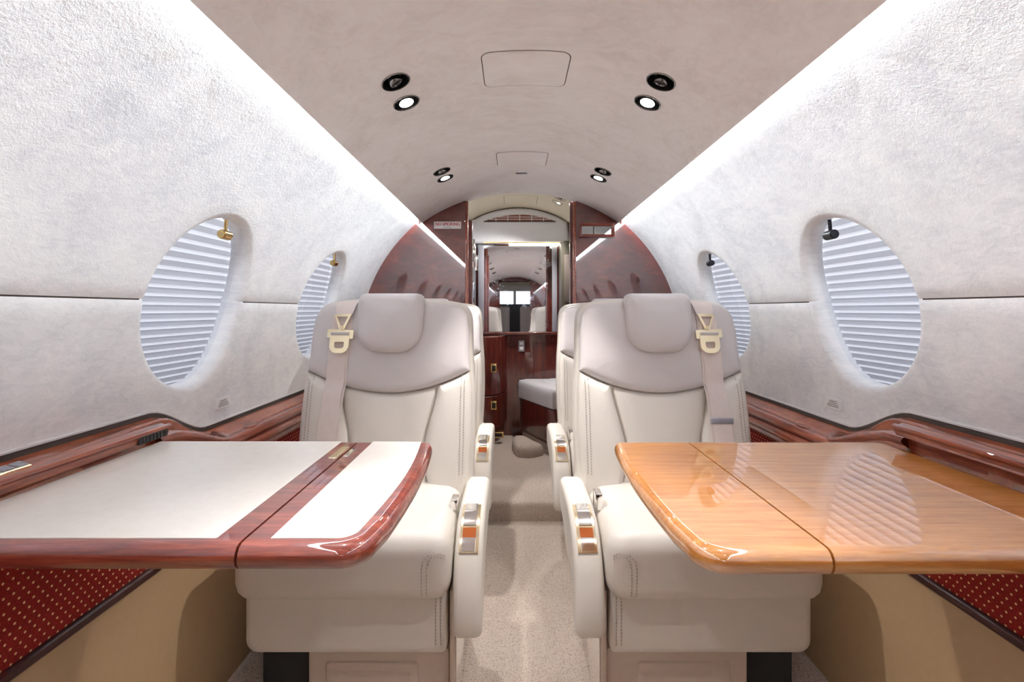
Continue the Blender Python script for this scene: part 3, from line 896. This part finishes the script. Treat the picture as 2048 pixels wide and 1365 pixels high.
    for dx in (0.0, 0.012):
        stitches('stitching', [front(0.236 + dx * 0.9, 0.845 - 0.02 * q) for q in range(16)], M['stitch'], t)['kind'] = 'stuff'
        stitches('stitching', [front(-0.236 - dx * 0.9, 0.845 - 0.02 * q) for q in range(16)], M['stitch'], t)['kind'] = 'stuff'
        path_c = [(0.240, 0.462 + dx * 0.6), (0.228, 0.472 + dx * 0.6), (0.213 - dx * 0.7, 0.474 + dx * 0.4), (0.204 - dx, 0.464), (0.200 - dx, 0.445), (0.200 - dx, 0.42), (0.200 - dx, 0.39), (0.200 - dx, 0.376)]
        stitches('stitching', [p for p in (front(x, z) for x, z in path_c) if p[1] < 0.05], M['stitch'], t)['kind'] = 'stuff'
        stitches('stitching', [(s * (0.214 + dx), 0.0435, 0.37 - 0.02 * q) for q in range(8)], M['stitch'], t)['kind'] = 'stuff'
    # --- shoulder belt on the outboard side
    bt = bvh_of([yoke, shell] + bol + [centre])
    def onback(x, z, lift):
        h = bt.ray_cast(Vector((s * x, -1.0, z)), Vector((0, 1, 0)))
        return (s * x, (h[0].y if h[0] else 0.36) - lift, z)
    def strap(name, pts, widths, lift, mat, parent, th=0.0016):
        rows = []
        for (x, z), w in zip(pts, widths):
            a = onback(x - w / 2, z, lift); b = onback(x + w / 2, z, lift); y = min(a[1], b[1])
            a = (a[0], y, z); b = (b[0], y, z)
            rows.append([a, b, (b[0], y + th, z), (a[0], y + th, z)])
        return grid(name, rows, mat, parent, closed=True, flip=(s > 0), angle=30)
    zz = [1.03 - 0.02 * q for q in range(27)]
    belt = strap('shoulder_belt', [(-0.156 - (1.06 - z) * 0.055, z) for z in zz], [0.058] * len(zz), 0.004, M['belt'], t)
    strap('belt_layer', [(-0.150 - (1.06 - z) * 0.050, z) for z in zz], [0.056] * len(zz), 0.0015, M['belt'], belt)
    # tapering loop over the shoulder
    lp = [(-0.150, 1.078 - 0.006 * q) for q in range(10)]
    lw = [0.066, 0.066, 0.064, 0.063, 0.062, 0.059, 0.055, 0.050, 0.045, 0.042]
    strap('belt_loop', lp, lw, 0.009, M['belt'], belt, 0.003)
    base = onback(-0.152, 1.0, 0.013); yb = base[1]
    def flat(name, outline, dep, y, mat, hole=None):
        bm = bmesh.new(); o = ccw(outline); yt = lambda yy, z: yy + (z - 1.0) * 0.26
        if hole is None:
            f = [bm.verts.new((s * x, yt(y, z), z)) for x, z in o]; b = [bm.verts.new((s * x, yt(y + dep, z), z)) for x, z in o]
            n = len(o); bm.faces.new(f); bm.faces.new(list(reversed(b)))
            for i in range(n): bm.faces.new((f[i], f[(i + 1) % n], b[(i + 1) % n], b[i]))
        else:
            n = len(o); loops = []
            for src, yy in ((o, y), (hole, y), (hole, y + dep), (o, y + dep)): loops.append([bm.verts.new((s * x, yt(yy, z), z)) for x, z in src])
            for a in range(4):
                A, B = loops[a], loops[(a + 1) % 4]
                for i in range(n): bm.faces.new((A[i], A[(i + 1) % n], B[(i + 1) % n], B[i]))
        return bm_obj(name, bm, mat, belt, angle=25)
    cx = -0.152
    # ring that hangs from the loop: thick open triangle
    def tri(w, z1, z0, n=8):
        p = [(cx - w, z1), (cx + w, z1)]
        p += [(cx + w * (0.95 - 0.62 * q / n), z1 - (z1 - z0) * q / n * 0.9) for q in range(1, n + 1)]
        p += [(cx + w * 0.2, z0), (cx - w * 0.2, z0)]
        p += [(cx - w * (0.95 - 0.62 * q / n), z1 - (z1 - z0) * q / n * 0.9) for q in range(n, 0, -1)]
        return p
    O = ccw(tri(0.029, 1.036, 0.985)); H = ccw(tri(0.0185, 1.028, 0.998))
    flat('clasp_ring', O, 0.005, yb - 0.004, M['gold'], H)
    bm = bmesh.new(); bmesh.ops.create_cone(bm, cap_ends=True, segments=18, radius1=0.0065, radius2=0.0055, depth=0.005, matrix=Matrix.Translation((s * cx, yb - 0.0065, 0.993)) @ Matrix.Rotation(radians(90), 4, 'X'))
    bm_obj('clasp_rivet', bm, M['gold'], belt)
    # belt plate with crossbar and tongue
    pc = cx - 0.004
    flat('belt_plate', [(pc - 0.042, 0.988), (pc + 0.042, 0.984), (pc + 0.042, 0.958), (pc + 0.032, 0.956), (pc - 0.032, 0.960), (pc - 0.042, 0.962)], 0.004, yb - 0.001, M['gold'])
    O = ccw(rrect(pc - 0.031, pc + 0.031, 0.912, 0.968, (0.024, 0.024, 0.004, 0.004), 6)); H = ccw(rrect(pc - 0.015, pc + 0.015, 0.927, 0.947, (0.008, 0.008, 0.002, 0.002), 6))
    flat('belt_tongue', O, 0.004, yb - 0.003, M['gold'], H)
    bar = box('belt_slot', s * pc - 0.029, s * pc + 0.029, yb - 0.014, yb - 0.004, 0.968, 0.978, M['leather_grey'], belt, 0.002)
    if s < 0:
        q = onback(-0.176, 0.70, 0.010)
        box('belt_slider', q[0] - 0.035, q[0] + 0.035, q[1] - 0.003, q[1] + 0.006, 0.694, 0.712, M['grey_btn'], belt, 0.002)
    # --- lap belt buckle beside the cushion
    bk = box('lap_buckle', s * 0.240 - 0.010, s * 0.240 + 0.010, 0.19, 0.235, 0.498, 0.545 if s < 0 else 0.528, M['chrome'], t, 0.003)
    return t

seatL = build_seat(1, 'cream leather seat nearest on the left, behind the cream-topped table', (-0.44, 1.07, 0))
seatR = build_seat(-1, 'cream leather seat nearest on the right, behind the honey-coloured table', (0.437, 1.07, 0))
copy_thing(seatL, (-0.452, 1.755, 0), 'cream leather seat mostly hidden directly behind the front left seat', 'cabin passenger seats')
copy_thing(seatR, (0.446, 1.755, 0), 'cream leather seat mostly hidden directly behind the front right seat', 'cabin passenger seats')

# ------------------------------------------------------------------ ceiling fittings
HOLES = []
def build_light(name, label, x, y, zf, rr, lit, tilt, group, power=SPOT_POWER, cone=58):
    t = thing(name, label, 'light' if lit else 'air vent', (x, y, zf(x)), group)
    F = Matrix.Rotation(asin(x / rr), 4, 'Y')
    def ringobj(nm, prof, mat, mtx=F, seg=36):
        rows = [[tuple(mtx @ Vector((r * cos(2 * pi * k / seg), r * sin(2 * pi * k / seg), z))) for k in range(seg)] for r, z in prof]
        return grid(nm, rows, mat, t, closed=True, angle=40)
    if y < Y_REAR: HOLES.append(Matrix.Translation((x, y, zf(x))) @ F)
    ringobj('bezel', [(0.0385, 0.0), (0.0382, -0.0022), (0.0365, -0.0032), (0.0350, -0.0024), (0.0345, 0.0)], M['gunmetal'])
    if lit:
        ringobj('cup', [(0.0350, -0.0012), (0.0335, 0.006), (0.030, 0.014), (0.020, 0.018), (0.0005, 0.018)], M['black'])
        G = F @ Matrix.Rotation(radians(tilt), 4, 'Y') @ Matrix.Rotation(radians(-4), 4, 'X')
        ringobj('lens_ring', [(0.0225, 0.016), (0.0225, 0.001), (0.0215, -0.001), (0.0200, -0.001), (0.0195, 0.001)], M['chrome'], G)
        vs = [tuple(G @ Vector((0.0198 * cos(2 * pi * k / 24), 0.0198 * sin(2 * pi * k / 24), 0.0005))) for k in range(24)]
        mesh('bulb', vs, [tuple(range(24))], M['bulb'], t, smooth=False)
        ld = bpy.data.lights.new('reading_spot', 'SPOT'); ld.energy = power; ld.spot_size = radians(cone); ld.spot_blend = 0.5; ld.shadow_soft_size = 0.018; ld.color = (1.0, 0.965, 0.93)
        lo = bpy.data.objects.new('spot_lamp', ld); link(lo, t)
        lo.matrix_local = Matrix.Translation(G @ Vector((0, 0, -0.014))) @ G
    else:
        ringobj('cup', [(0.0350, -0.0012), (0.0340, 0.010), (0.031, 0.026), (0.020, 0.032), (0.0005, 0.032)], M['black'])
        G = F @ Matrix.Rotation(radians(tilt), 4, 'Y') @ Matrix.Rotation(radians(10), 4, 'X')
        ringobj('nozzle', [(0.019, 0.030), (0.019, 0.022), (0.015, 0.013), (0.0145, 0.011), (0.0172, 0.010), (0.0177, 0.008), (0.0177, -0.003), (0.0168, -0.0045), (0.0150, -0.0045), (0.0142, -0.002)], M['gunmetal'], G)
        ringobj('nozzle_core', [(0.0142, -0.002), (0.006, 0.000), (0.0001, 0.000)], M['dark'], G)
    return t
cf = (ceil_z, RC)
FRONTG = 'ceiling fittings further forward, reflected in the rear mirror'
for s, nm in ((-1, 'left'), (1, 'right')):
    x = s * 0.338
    build_light('reading_light', 'lit recessed reading light in the nearest %s ceiling pair' % nm, x, 1.29, *cf, True, 0, 'lit ceiling reading lights')
    build_light('air_vent', 'dark recessed air nozzle in the nearest %s ceiling pair' % nm, x, 1.172, *cf, False, 0 if s > 0 else -14, 'ceiling air nozzles')
    build_light('reading_light', 'lit recessed reading light in the farther %s cabin ceiling pair' % nm, x, 2.03, *cf, True, 0, 'lit ceiling reading lights', SPOT_POWER * (1.5 if s < 0 else 0.3))
    build_light('air_vent', 'dark recessed air nozzle in the farther %s cabin ceiling pair' % nm, x, 1.93, *cf, False, 0, 'ceiling air nozzles')
    for y in (0.555, -0.18):
        build_light('reading_light', 'lit ceiling reading light further forward, seen only in the rear mirror', x, y, *cf, True, 0, FRONTG)
        build_light('air_vent', 'ceiling air nozzle further forward, seen only in the rear mirror', x, y - 0.11, *cf, False, 0, FRONTG)
def vz(x): return 1.13 + sqrt(0.49 - x * x)
build_light('reading_light', 'lit recessed reading light in the beige ceiling beyond the doorway', 0.262, 3.12, vz, 0.70, True, 8, None, 26.0, 120)
build_light('air_vent', 'dark air nozzle in the beige ceiling beyond the doorway', 0.268, 3.0, vz, 0.70, False, 0, None)

def cut_holes():
    vs, fs = [], []
    for Mx in HOLES:
        b = len(vs); n = 32
        for z in (-0.02, 0.05): vs += [tuple(Mx @ Vector((0.0364 * cos(2 * pi * k / n), 0.0364 * sin(2 * pi * k / n), z))) for k in range(n)]
        fs += [(b + k, b + (k + 1) % n, b + n + (k + 1) % n, b + n + k) for k in range(n)]
        fs += [tuple(b + k for k in reversed(range(n))), tuple(b + n + k for k in range(n))]
    cut = mesh('cutter', vs, fs, M['ceil'], None, smooth=False)
    bm = bmesh.new(); bm.from_mesh(HEADLINER.data); bmesh.ops.holes_fill(bm, edges=[e for e in bm.edges if e.is_boundary]); bmesh.ops.recalc_face_normals(bm, faces=bm.faces); bm.to_mesh(HEADLINER.data); bm.free()
    md = HEADLINER.modifiers.new('holes', 'BOOLEAN'); md.operation = 'DIFFERENCE'; md.solver = 'EXACT'; md.object = cut
    dg = bpy.context.evaluated_depsgraph_get(); dg.update()
    me = bpy.data.meshes.new_from_object(HEADLINER.evaluated_get(dg))
    HEADLINER.modifiers.clear(); HEADLINER.data = me
    bpy.data.objects.remove(cut)
cut_holes()

def arc_panel(name, label, x0, x1, y0, y1, rr, zc, lift, mat, r=0.022):
    t = thing(name, label, 'panel', ((x0 + x1) / 2, (y0 + y1) / 2, zc + rr))
    inv = (-(x0 + x1) / 2, -(y0 + y1) / 2, -(zc + rr))
    def pm(x, y, d): return (x, y, zc + sqrt((rr - d) ** 2 - x * x))
    o = resample(rrect(x0, x1, y0, y1, r, 5), 0.02)
    loft('door', o, [(0.004, lift), (0.001, lift * 0.7), (0.0, 0.0)], pm, mat, t, crown_n=4).location = inv
    # thin shadow gap line round the door
    outer = [(x + nx * 0.0022, y + ny * 0.0022) for (x, y), (nx, ny) in zip(ccw(o), normals2(ccw(o)))]
    vs = [pm(x, y, 0.0004) for x, y in ccw(o)] + [pm(x, y, 0.0004) for x, y in outer]; n = len(o)
    mesh('gap', vs, [(i, (i + 1) % n, n + (i + 1) % n, n + i) for i in range(n)], M['rubber'], t, smooth=False).location = inv
    return t
arc_panel('ceiling_hatch', 'larger rounded hatch door in the ceiling, nearest', -0.118, 0.106, 1.143, 1.318, RC, ZCC, 0.0022, M['ceil'])
arc_panel('ceiling_hatch', 'second hatch door in the ceiling, before the small latch', -0.106, 0.104, 1.872, 2.040, RC, ZCC, 0.005, M['ceil'], 0.012)
arc_panel('ceiling_hatch', 'hatch door in the beige ceiling beyond the doorway', -0.10, 0.13, 3.12, 3.36, 0.70, 1.13, 0.002, M['vest'], 0.004)
t = thing('ceiling_latch', 'small grey metal latch plate in the ceiling before the doorway', 'latch', (0.0, 2.155, ceil_z(0)))
loft('plate', rrect(-0.034, 0.034, -0.016, 0.016, 0.003, 3), [(0.002, -0.004), (0, -0.002), (0, 0.001)], lambda x, y, d: (x, y, d), M['white_plate'], t, crown_n=0)
loft('bolt', rrect(-0.026, 0.026, -0.009, 0.009, 0.002, 3), [(0.002, -0.007), (0, -0.005), (0, -0.001)], lambda x, y, d: (x, y, d), M['grey_btn'], t, crown_n=0)

# ------------------------------------------------------------------ rear partition
def build_partition():
    w = struct('wall_rear')
    XD_L, XD_R = -0.300, 0.305
    for s, xd in ((-1, -XD_L), (1, XD_R)):
        pts = [(xd, 0.0), (xd, ceil_z(xd) + 0.004)]
        for q in range(1, 9):
            x = xd + (0.552 - xd) * q / 8; pts.append((x, ceil_z(x) + 0.004))
        for q in range(17):
            z = 1.55 - (1.55 - 0.62) * q / 16
            x = sqrt((R + 0.004) ** 2 - (z - ZC) ** 2); pts.append((max(x, 0.556), z))
        pts += [(0.80, 0.5), (0.78, 0.0)]
        o = resample([(s * x, z) for x, z in pts], 0.05)
        loft('burl_panel', o, [(0.0, 0.0), (0.0, -0.028)], lambda x, z, d: (x, Y_REAR - d, z), M['burl'], w, crown_n=0)
        # polished upright edge of the doorway
        b = box('door_post', min(s * xd, s * (xd - 0.016)), max(s * xd, s * (xd - 0.016)), Y_REAR - 0.004, Y_REAR + 0.032, 0.0, ceil_z(xd) - 0.002, M['mahog'], w, 0.004)
    # sliding door edges standing just behind
    box('pocket_door', -0.300, -0.268, 2.60, 2.625, 0.0, 1.56, M['burl'], w, 0.003)
    box('pocket_door', 0.278, 0.312, 2.56, 2.585, 0.0, 1.665, M['cab'], w, 0.003)
build_partition()

# no smoking placard and framed sign
t = thing('no_smoking_sign', 'white NO SMOKING placard on the dark wood left of the doorway', 'sign', (-0.396, Y_REAR, 1.512))
loft('plate', rrect(-0.074, 0.074, -0.0195, 0.0195, 0.003, 3), [(0.001, 0.003), (0, 0.002), (0, 0)], lambda x, z, d: (x, -d, z), M['white_plate'], t, crown_n=0)
RX = Matrix.Rotation(radians(90), 4, 'X')
text_mesh('lettering', 'NO SMOKING', 0.0238, M['red_ink'], t, Matrix.Translation((0, -0.0034, 0.0045)) @ RX @ Matrix.Scale(0.88, 4, (1, 0, 0)), 0.0)
for q in range(5):
    box('small_print', -0.021 + q * 0.009, -0.015 + q * 0.009, -0.0034, -0.003, -0.0142, -0.0108, M['ink'], t)

t = thing('framed_sign', 'small wood-framed dark glass sign right of the doorway', 'sign', (0.415, Y_REAR, 1.482))
fo = rrect(-0.094, 0.094, -0.037, 0.037, 0.002, 2); fi = rrect(-0.080, 0.080, -0.022, 0.022, 0.001, 2)
def frame_obj(nm, o, i, d0, d1, mat, parent):
    o, i = ccw(o), ccw(i); n = len(o); vs = []
    for pts, d in ((o, 0), (o, d0), (i, d1), (i, 0)): vs += [(x, -d, z) for x, z in pts]
    fs = [(a * n + j, a * n + (j + 1) % n, (a + 1) * n + (j + 1) % n, (a + 1) * n + j) for a in range(3) for j in range(n)]
    return mesh(nm, vs, fs, mat, parent, angle=30)
frame_obj('frame', fo, fi, 0.030, 0.014, M['mahog_x'], t)
loft('glass', fi, [(0.0, 0.008), (0, 0.002)], lambda x, z, d: (x, -d, z), M['screen'], t, crown_n=0)
box('divider', -0.018, -0.013, -0.010, -0.006, -0.022, 0.022, M['black'], t)

# wall placards
for s, nm in ((-1, 'left'), (1, 'right')):
    yc = 1.325 if s < 0 else 1.31
    zc = 0.782
    a0 = (asin((zc - ZC) / R) - TH0) * R
    t = thing('wall_placard', 'tiny white printed placard low on the %s wall below the windows' % nm, 'placard', wp(s, yc, a0), 'wall placards')
    o = Vector(wp(s, yc, a0))
    pm = lambda x, y, d: tuple(Vector(wp(s, yc + x, a0 + y, -d)) - o)
    loft('plate', rrect(-0.034, 0.034, -0.0155, 0.0155, 0.003, 3), [(0.0012, 0.0032), (0, 0.002), (0, 0)], pm, M['white_plate'], t, crown_n=0)
    for q in range(4):
        wd = [0.015, 0.017, 0.022, 0.024][q]
        loft('print_line', rrect(-wd, wd, 0.0065 - q * 0.005, 0.0085 - q * 0.005, 0.0003, 1), [(0, 0.0036), (0, 0.003)], pm, M['ink'], t, crown_n=0)

# ------------------------------------------------------------------ rear compartment
YB = 3.50
def build_rear():
    w = struct('wall_back')
    # white arched header
    hw = [(0.70 * sin(a), 1.122 + 0.70 * cos(a)) for a in [0.56 - 1.12 * q / 24 for q in range(25)]]
    o = [(-0.395, 1.55), (0.395, 1.55)] + hw
    loft('header', resample(o, 0.04), [(0.020, 0.020), (0.008, 0.017), (0.0, 0.006), (0.0, -0.02)], lambda x, z, d: (x, YB - d, z), M['header'], w, crown_n=0)
    box('backing', -0.62, 0.62, YB + 0.012, YB + 0.03, 0.0, 1.95, M['cab'], w)
    box('dado', -0.42, 0.42, YB - 0.01, YB + 0.012, 0.096, 0.862, M['cab'], w)
    loft('dado_panel', rrect(0.115, 0.395, 0.40, 0.80, 0.004, 2), [(0.003, 0.006), (0, 0.003), (0, 0)], lambda x, z, d: (x, YB - 0.01 - d, z), M['cab'], w, crown_n=0)
    box('counter', -0.42, 0.42, YB - 0.05, YB + 0.012, 0.862, 0.882, M['cab'], w, 0.004)
    # side walls of the compartment
    w = struct('wall_passage_left')
    box('side_wall', -0.46, -0.40, Y_REAR + 0.12, YB, 0.0, 1.60, M['header'], w)
    box('head_wall', -0.60, -0.40, Y_REAR + 0.03, YB, 1.60, 1.72, M['header'], w)
    w = struct('wall_passage_right')
    box('side_wall', 0.46, 0.50, Y_REAR + 0.05, YB, 0.0, 1.75, M['cab'], w)
    box('head_wall', 0.46, 0.62, Y_REAR + 0.03, YB, 1.60, 1.72, M['vest'], w)
    return w
build_rear()

t = thing('vent_grille', 'arched brown air grille with pale dividers above the mirror', 'vent', (0.012, YB - 0.02, 1.72))
def gz(x): return 0.050 * (1 - (x / 0.272) ** 2)
o = [(-0.272, 0.0), (0.272, 0.0)] + [(0.272 - 0.544 * q / 16, gz(0.272 - 0.544 * q / 16)) for q in range(1, 16)]
loft('grille', o, [(0.0, 0.002), (0.0, -0.002)], lambda x, z, d: (x, -d, z), M['mahog_x'], t, crown_n=0)
for q in range(5):
    x = -0.18 + q * 0.09
    box('divider', x - 0.0025, x + 0.0025, -0.006, 0.0, 0.0, gz(x), M['white_plate'], t)
for zb in (0.014, 0.031):
    xx = 0.272 * sqrt(1 - zb / 0.050)
    box('louvre', -xx, xx, -0.005, 0.0, zb - 0.002, zb + 0.002, M['white_plate'], t)
box('louvre', -0.272, 0.272, -0.006, 0.0, -0.006, 0.002, M['bead'], t)

t = thing('light_strip', 'thin warm light bar along the top of the rear mirror', 'light strip', (0.1, YB - 0.03, 1.546))
box('lamp', -0.17, 0.33, -0.006, 0.004, -0.008, 0.006, M['led'], t, 0.002)
box('holder', -0.36, 0.33, -0.003, 0.006, 0.007, 0.014, M['brass'], t)

t = thing('mirror', 'large smudged mirror above the rear counter, reflecting the cabin', 'mirror', (-0.01, YB - 0.006, 0.884))
box('glass', -0.25, 0.268, 0.0, 0.006, 0.0, 0.652, M['mirror'], t)
box('side_frame', -0.292, -0.25, -0.012, 0.006, 0.0, 0.652, M['grey_btn'], t, 0.002)
box('side_frame', 0.268, 0.305, -0.012, 0.006, 0.0, 0.652, M['grey_btn'], t, 0.002)

t = thing('storage_locker', 'tall dark locker with a brown inset panel right of the mirror', 'cabinet', (0.38, 3.30, 0.884))
box('body', -0.075, 0.08, -0.02, 0.17, 0.0, 0.66, M['olive'], t, 0.006)
box('inset_panel', -0.055, 0.07, -0.024, -0.018, 0.22, 0.56, M['brown'], t, 0.004)
box('shelf', -0.055, 0.07, -0.026, -0.018, 0.185, 0.20, M['mahog_x'], t, 0.002)

t = thing('door_latch', 'bright chrome door latch fitting left of the mirror', 'latch', (-0.335, 3.30, 1.30))
box('post', -0.060, 0.022, 0.0, 0.14, -0.42, 0.26, M['screen'], t, 0.006)
box('case', 0.0, 0.030, -0.03, 0.02, 0.05, 0.21, M['chrome'], t, 0.008)
box('lever', 0.026, 0.048, -0.022, 0.004, 0.03, 0.14, M['chrome'], t, 0.005)
box('recess', 0.002, 0.014, -0.033, -0.026, 0.09, 0.19, M['black'], t, 0.003)

# curved cabinet on the left
t = thing('rear_cabinet', 'dark wood cabinet with rounded front beside the rear bench', 'cabinet', (-0.22, 3.25, 0.096))
def cab_out(y_front):
    return [(-0.20, y_front + 0.24), (-0.20, y_front + 0.02), (-0.08, y_front + 0.012)] + [(-0.08 + 0.20 * sin(a) * 0.9, y_front + 0.012 + 0.14 * (1 - cos(a))) for a in [pi / 2 * q / 10 for q in range(1, 11)]] + [(0.135, y_front + 0.24)]
for nm, z0, z1, ins in (('plinth', 0.0, 0.105, 0.014), ('drawer_front', 0.108, 0.335, 0.0), ('door_front', 0.340, 0.762, 0.0)):
    ob = loft(nm, cab_out(0.0), [(0.004 + ins, z1), (ins, z1 - 0.004), (ins, z0 + 0.004), (0.004 + ins, z0)], lambda x, y, d: (x, y, d), M['cab'], t, crown_n=0)
    if nm != 'plinth':
        zc = (z0 + z1) / 2 + (0.055 if nm == 'drawer_front' else -0.01)
        frame_o = box('pull_frame', 0.025, 0.065, 0.006, 0.03, zc - 0.031, zc + 0.031, M['brass'], ob, 0.002)
        box('pull', 0.032, 0.058, 0.001, 0.02, zc - 0.022, zc + 0.018, M['black'], ob, 0.002)
    else:
        box('toe_vent', 0.04, 0.115, 0.012, 0.06, 0.045, 0.085, M['brass'], ob, 0.002)
        box('vent_slot', 0.052, 0.104, 0.009, 0.06, 0.053, 0.077, M['black'], ob, 0.001)

t = thing('power_outlet', 'grey double power outlet on the dark wood below the mirror', 'outlet', (0.025, YB - 0.01, 0.775))
box('plate', -0.022, 0.022, -0.006, 0.0, -0.042, 0.042, M['grey_btn'], t, 0.002)
for q in (-1, 1):
    box('socket', -0.013, 0.013, -0.008, -0.004, q * 0.019 - 0.012, q * 0.019 + 0.012, M['white_plate'], t, 0.003)

t = thing('panel_catch', 'small dark square catch high on the rear wooden panel', 'latch', (0.325, YB - 0.015, 0.775))
box('case', -0.018, 0.018, -0.008, 0.0, -0.035, 0.03, M['black'], t, 0.003)
box('tab', -0.010, 0.010, -0.011, -0.007, -0.03, -0.01, M['brass'], t, 0.001)

# angled bench at right
t = thing('rear_bench', 'angled bench with pale cushion on a dark wood base in the rear', 'bench', (0.26, 3.25, 0.096))
def bmapx(x, y, d): return (x, y, d)
bo = [(-0.245, 0.225), (-0.245, 0.20), (-0.050, -0.195), (-0.03, -0.215), (0.19, -0.215), (0.19, 0.225)]
loft('base', resample(bo, 0.06), [(0.004, 0.292), (0, 0.288), (0, 0.055), (0.003, 0.05)], bmapx, M['cab'], t, crown_n=0)
loft('plinth', resample(bo, 0.06), [(0.016, 0.055), (0.016, 0.0)], bmapx, M['plastic'], t, crown_n=0)
co = [(-0.262, 0.225), (-0.262, 0.19), (-0.062, -0.205), (-0.04, -0.23), (0.19, -0.23), (0.19, 0.225)]
loft('cushion', resample(co, 0.03), [(0.050, 0.438), (0.028, 0.436), (0.010, 0.424), (0.002, 0.405), (0.0, 0.38), (0.0, 0.315), (0.006, 0.300), (0.015, 0.296)], bmapx, M['leather_blue'], t, crown=0.006)
loft('cushion_rim', [(0.06 + 0.15 * cos(a), 0.04 + 0.11 * sin(a)) for a in [2 * pi * q / 28 for q in range(28)]], [(0.014, 0.447), (0.006, 0.449), (0.0, 0.444), (0, 0.436)], bmapx, M['leather_blue'], t, crown_n=0)

t = thing('carpeted_kerb', 'rounded carpet-covered kerb on the floor in front of the bench', 'kerb', (0.06, 3.12, 0.096))
ko = catmull([(-0.10, 0.10), (-0.085, -0.09), (-0.05, -0.15), (0.02, -0.16), (0.10, -0.10), (0.05, 0.0), (-0.02, 0.13)], 5)
loft('carpet_cover', ko, [(0.030, 0.072), (0.016, 0.068), (0.005, 0.056), (0.0, 0.036), (0.0, 0.0)], bmapx, M['carpet'], t, crown=0.004)

# ------------------------------------------------------------------ front of the cabin and flight deck (seen in the mirror)
def build_front():
    w = struct('wall_front')
    for s in (-1, 1):
        o = [(s * 0.30, 0.0), (s * 0.30, 1.60), (0.0, 1.60), (0.0, 1.72), (s * 0.56, 1.62), (s * 0.80, 1.3), (s * 0.90, 0.9), (s * 0.85, 0.0)]
        mesh('bulkhead', [(x, Y_FRONT, z) for x, z in o], [tuple(range(len(o)))], M['burl'], w, smooth=False)
    box('deck_side', -0.62, -0.60, Y_FRONT - 1.3, Y_FRONT, 0.0, 1.7, M['vest'], w)
    box('deck_side', 0.60, 0.62, Y_FRONT - 1.3, Y_FRONT, 0.0, 1.7, M['vest'], w)
    box('deck_roof', -0.62, 0.62, Y_FRONT - 1.3, Y_FRONT, 1.6, 1.62, M['vest'], w)
    yw = Y_FRONT - 1.3
    box('sill', -0.62, 0.62, yw - 0.02, yw, 0.0, 1.18, M['black'], w)
    box('brow', -0.62, 0.62, yw - 0.02, yw, 1.47, 1.7, M['header'], w)
    for x0, x1 in ((-0.62, -0.40), (-0.03, 0.03), (0.40, 0.62)):
        box('pillar', x0, x1, yw - 0.02, yw, 1.18, 1.47, M['header'], w)
    for x0, x1 in ((-0.40, -0.03), (0.03, 0.40)):
        box('windscreen', x0, x1, yw - 0.014, yw - 0.010, 1.18, 1.47, M['pane'], w)
    for s in (-1, 1):
        box('pilot_seat', s * 0.28 - 0.17, s * 0.28 + 0.17, yw + 0.6, yw + 0.72, 0.4, 1.12, M['leather_grey'], w, 0.04)
build_front()
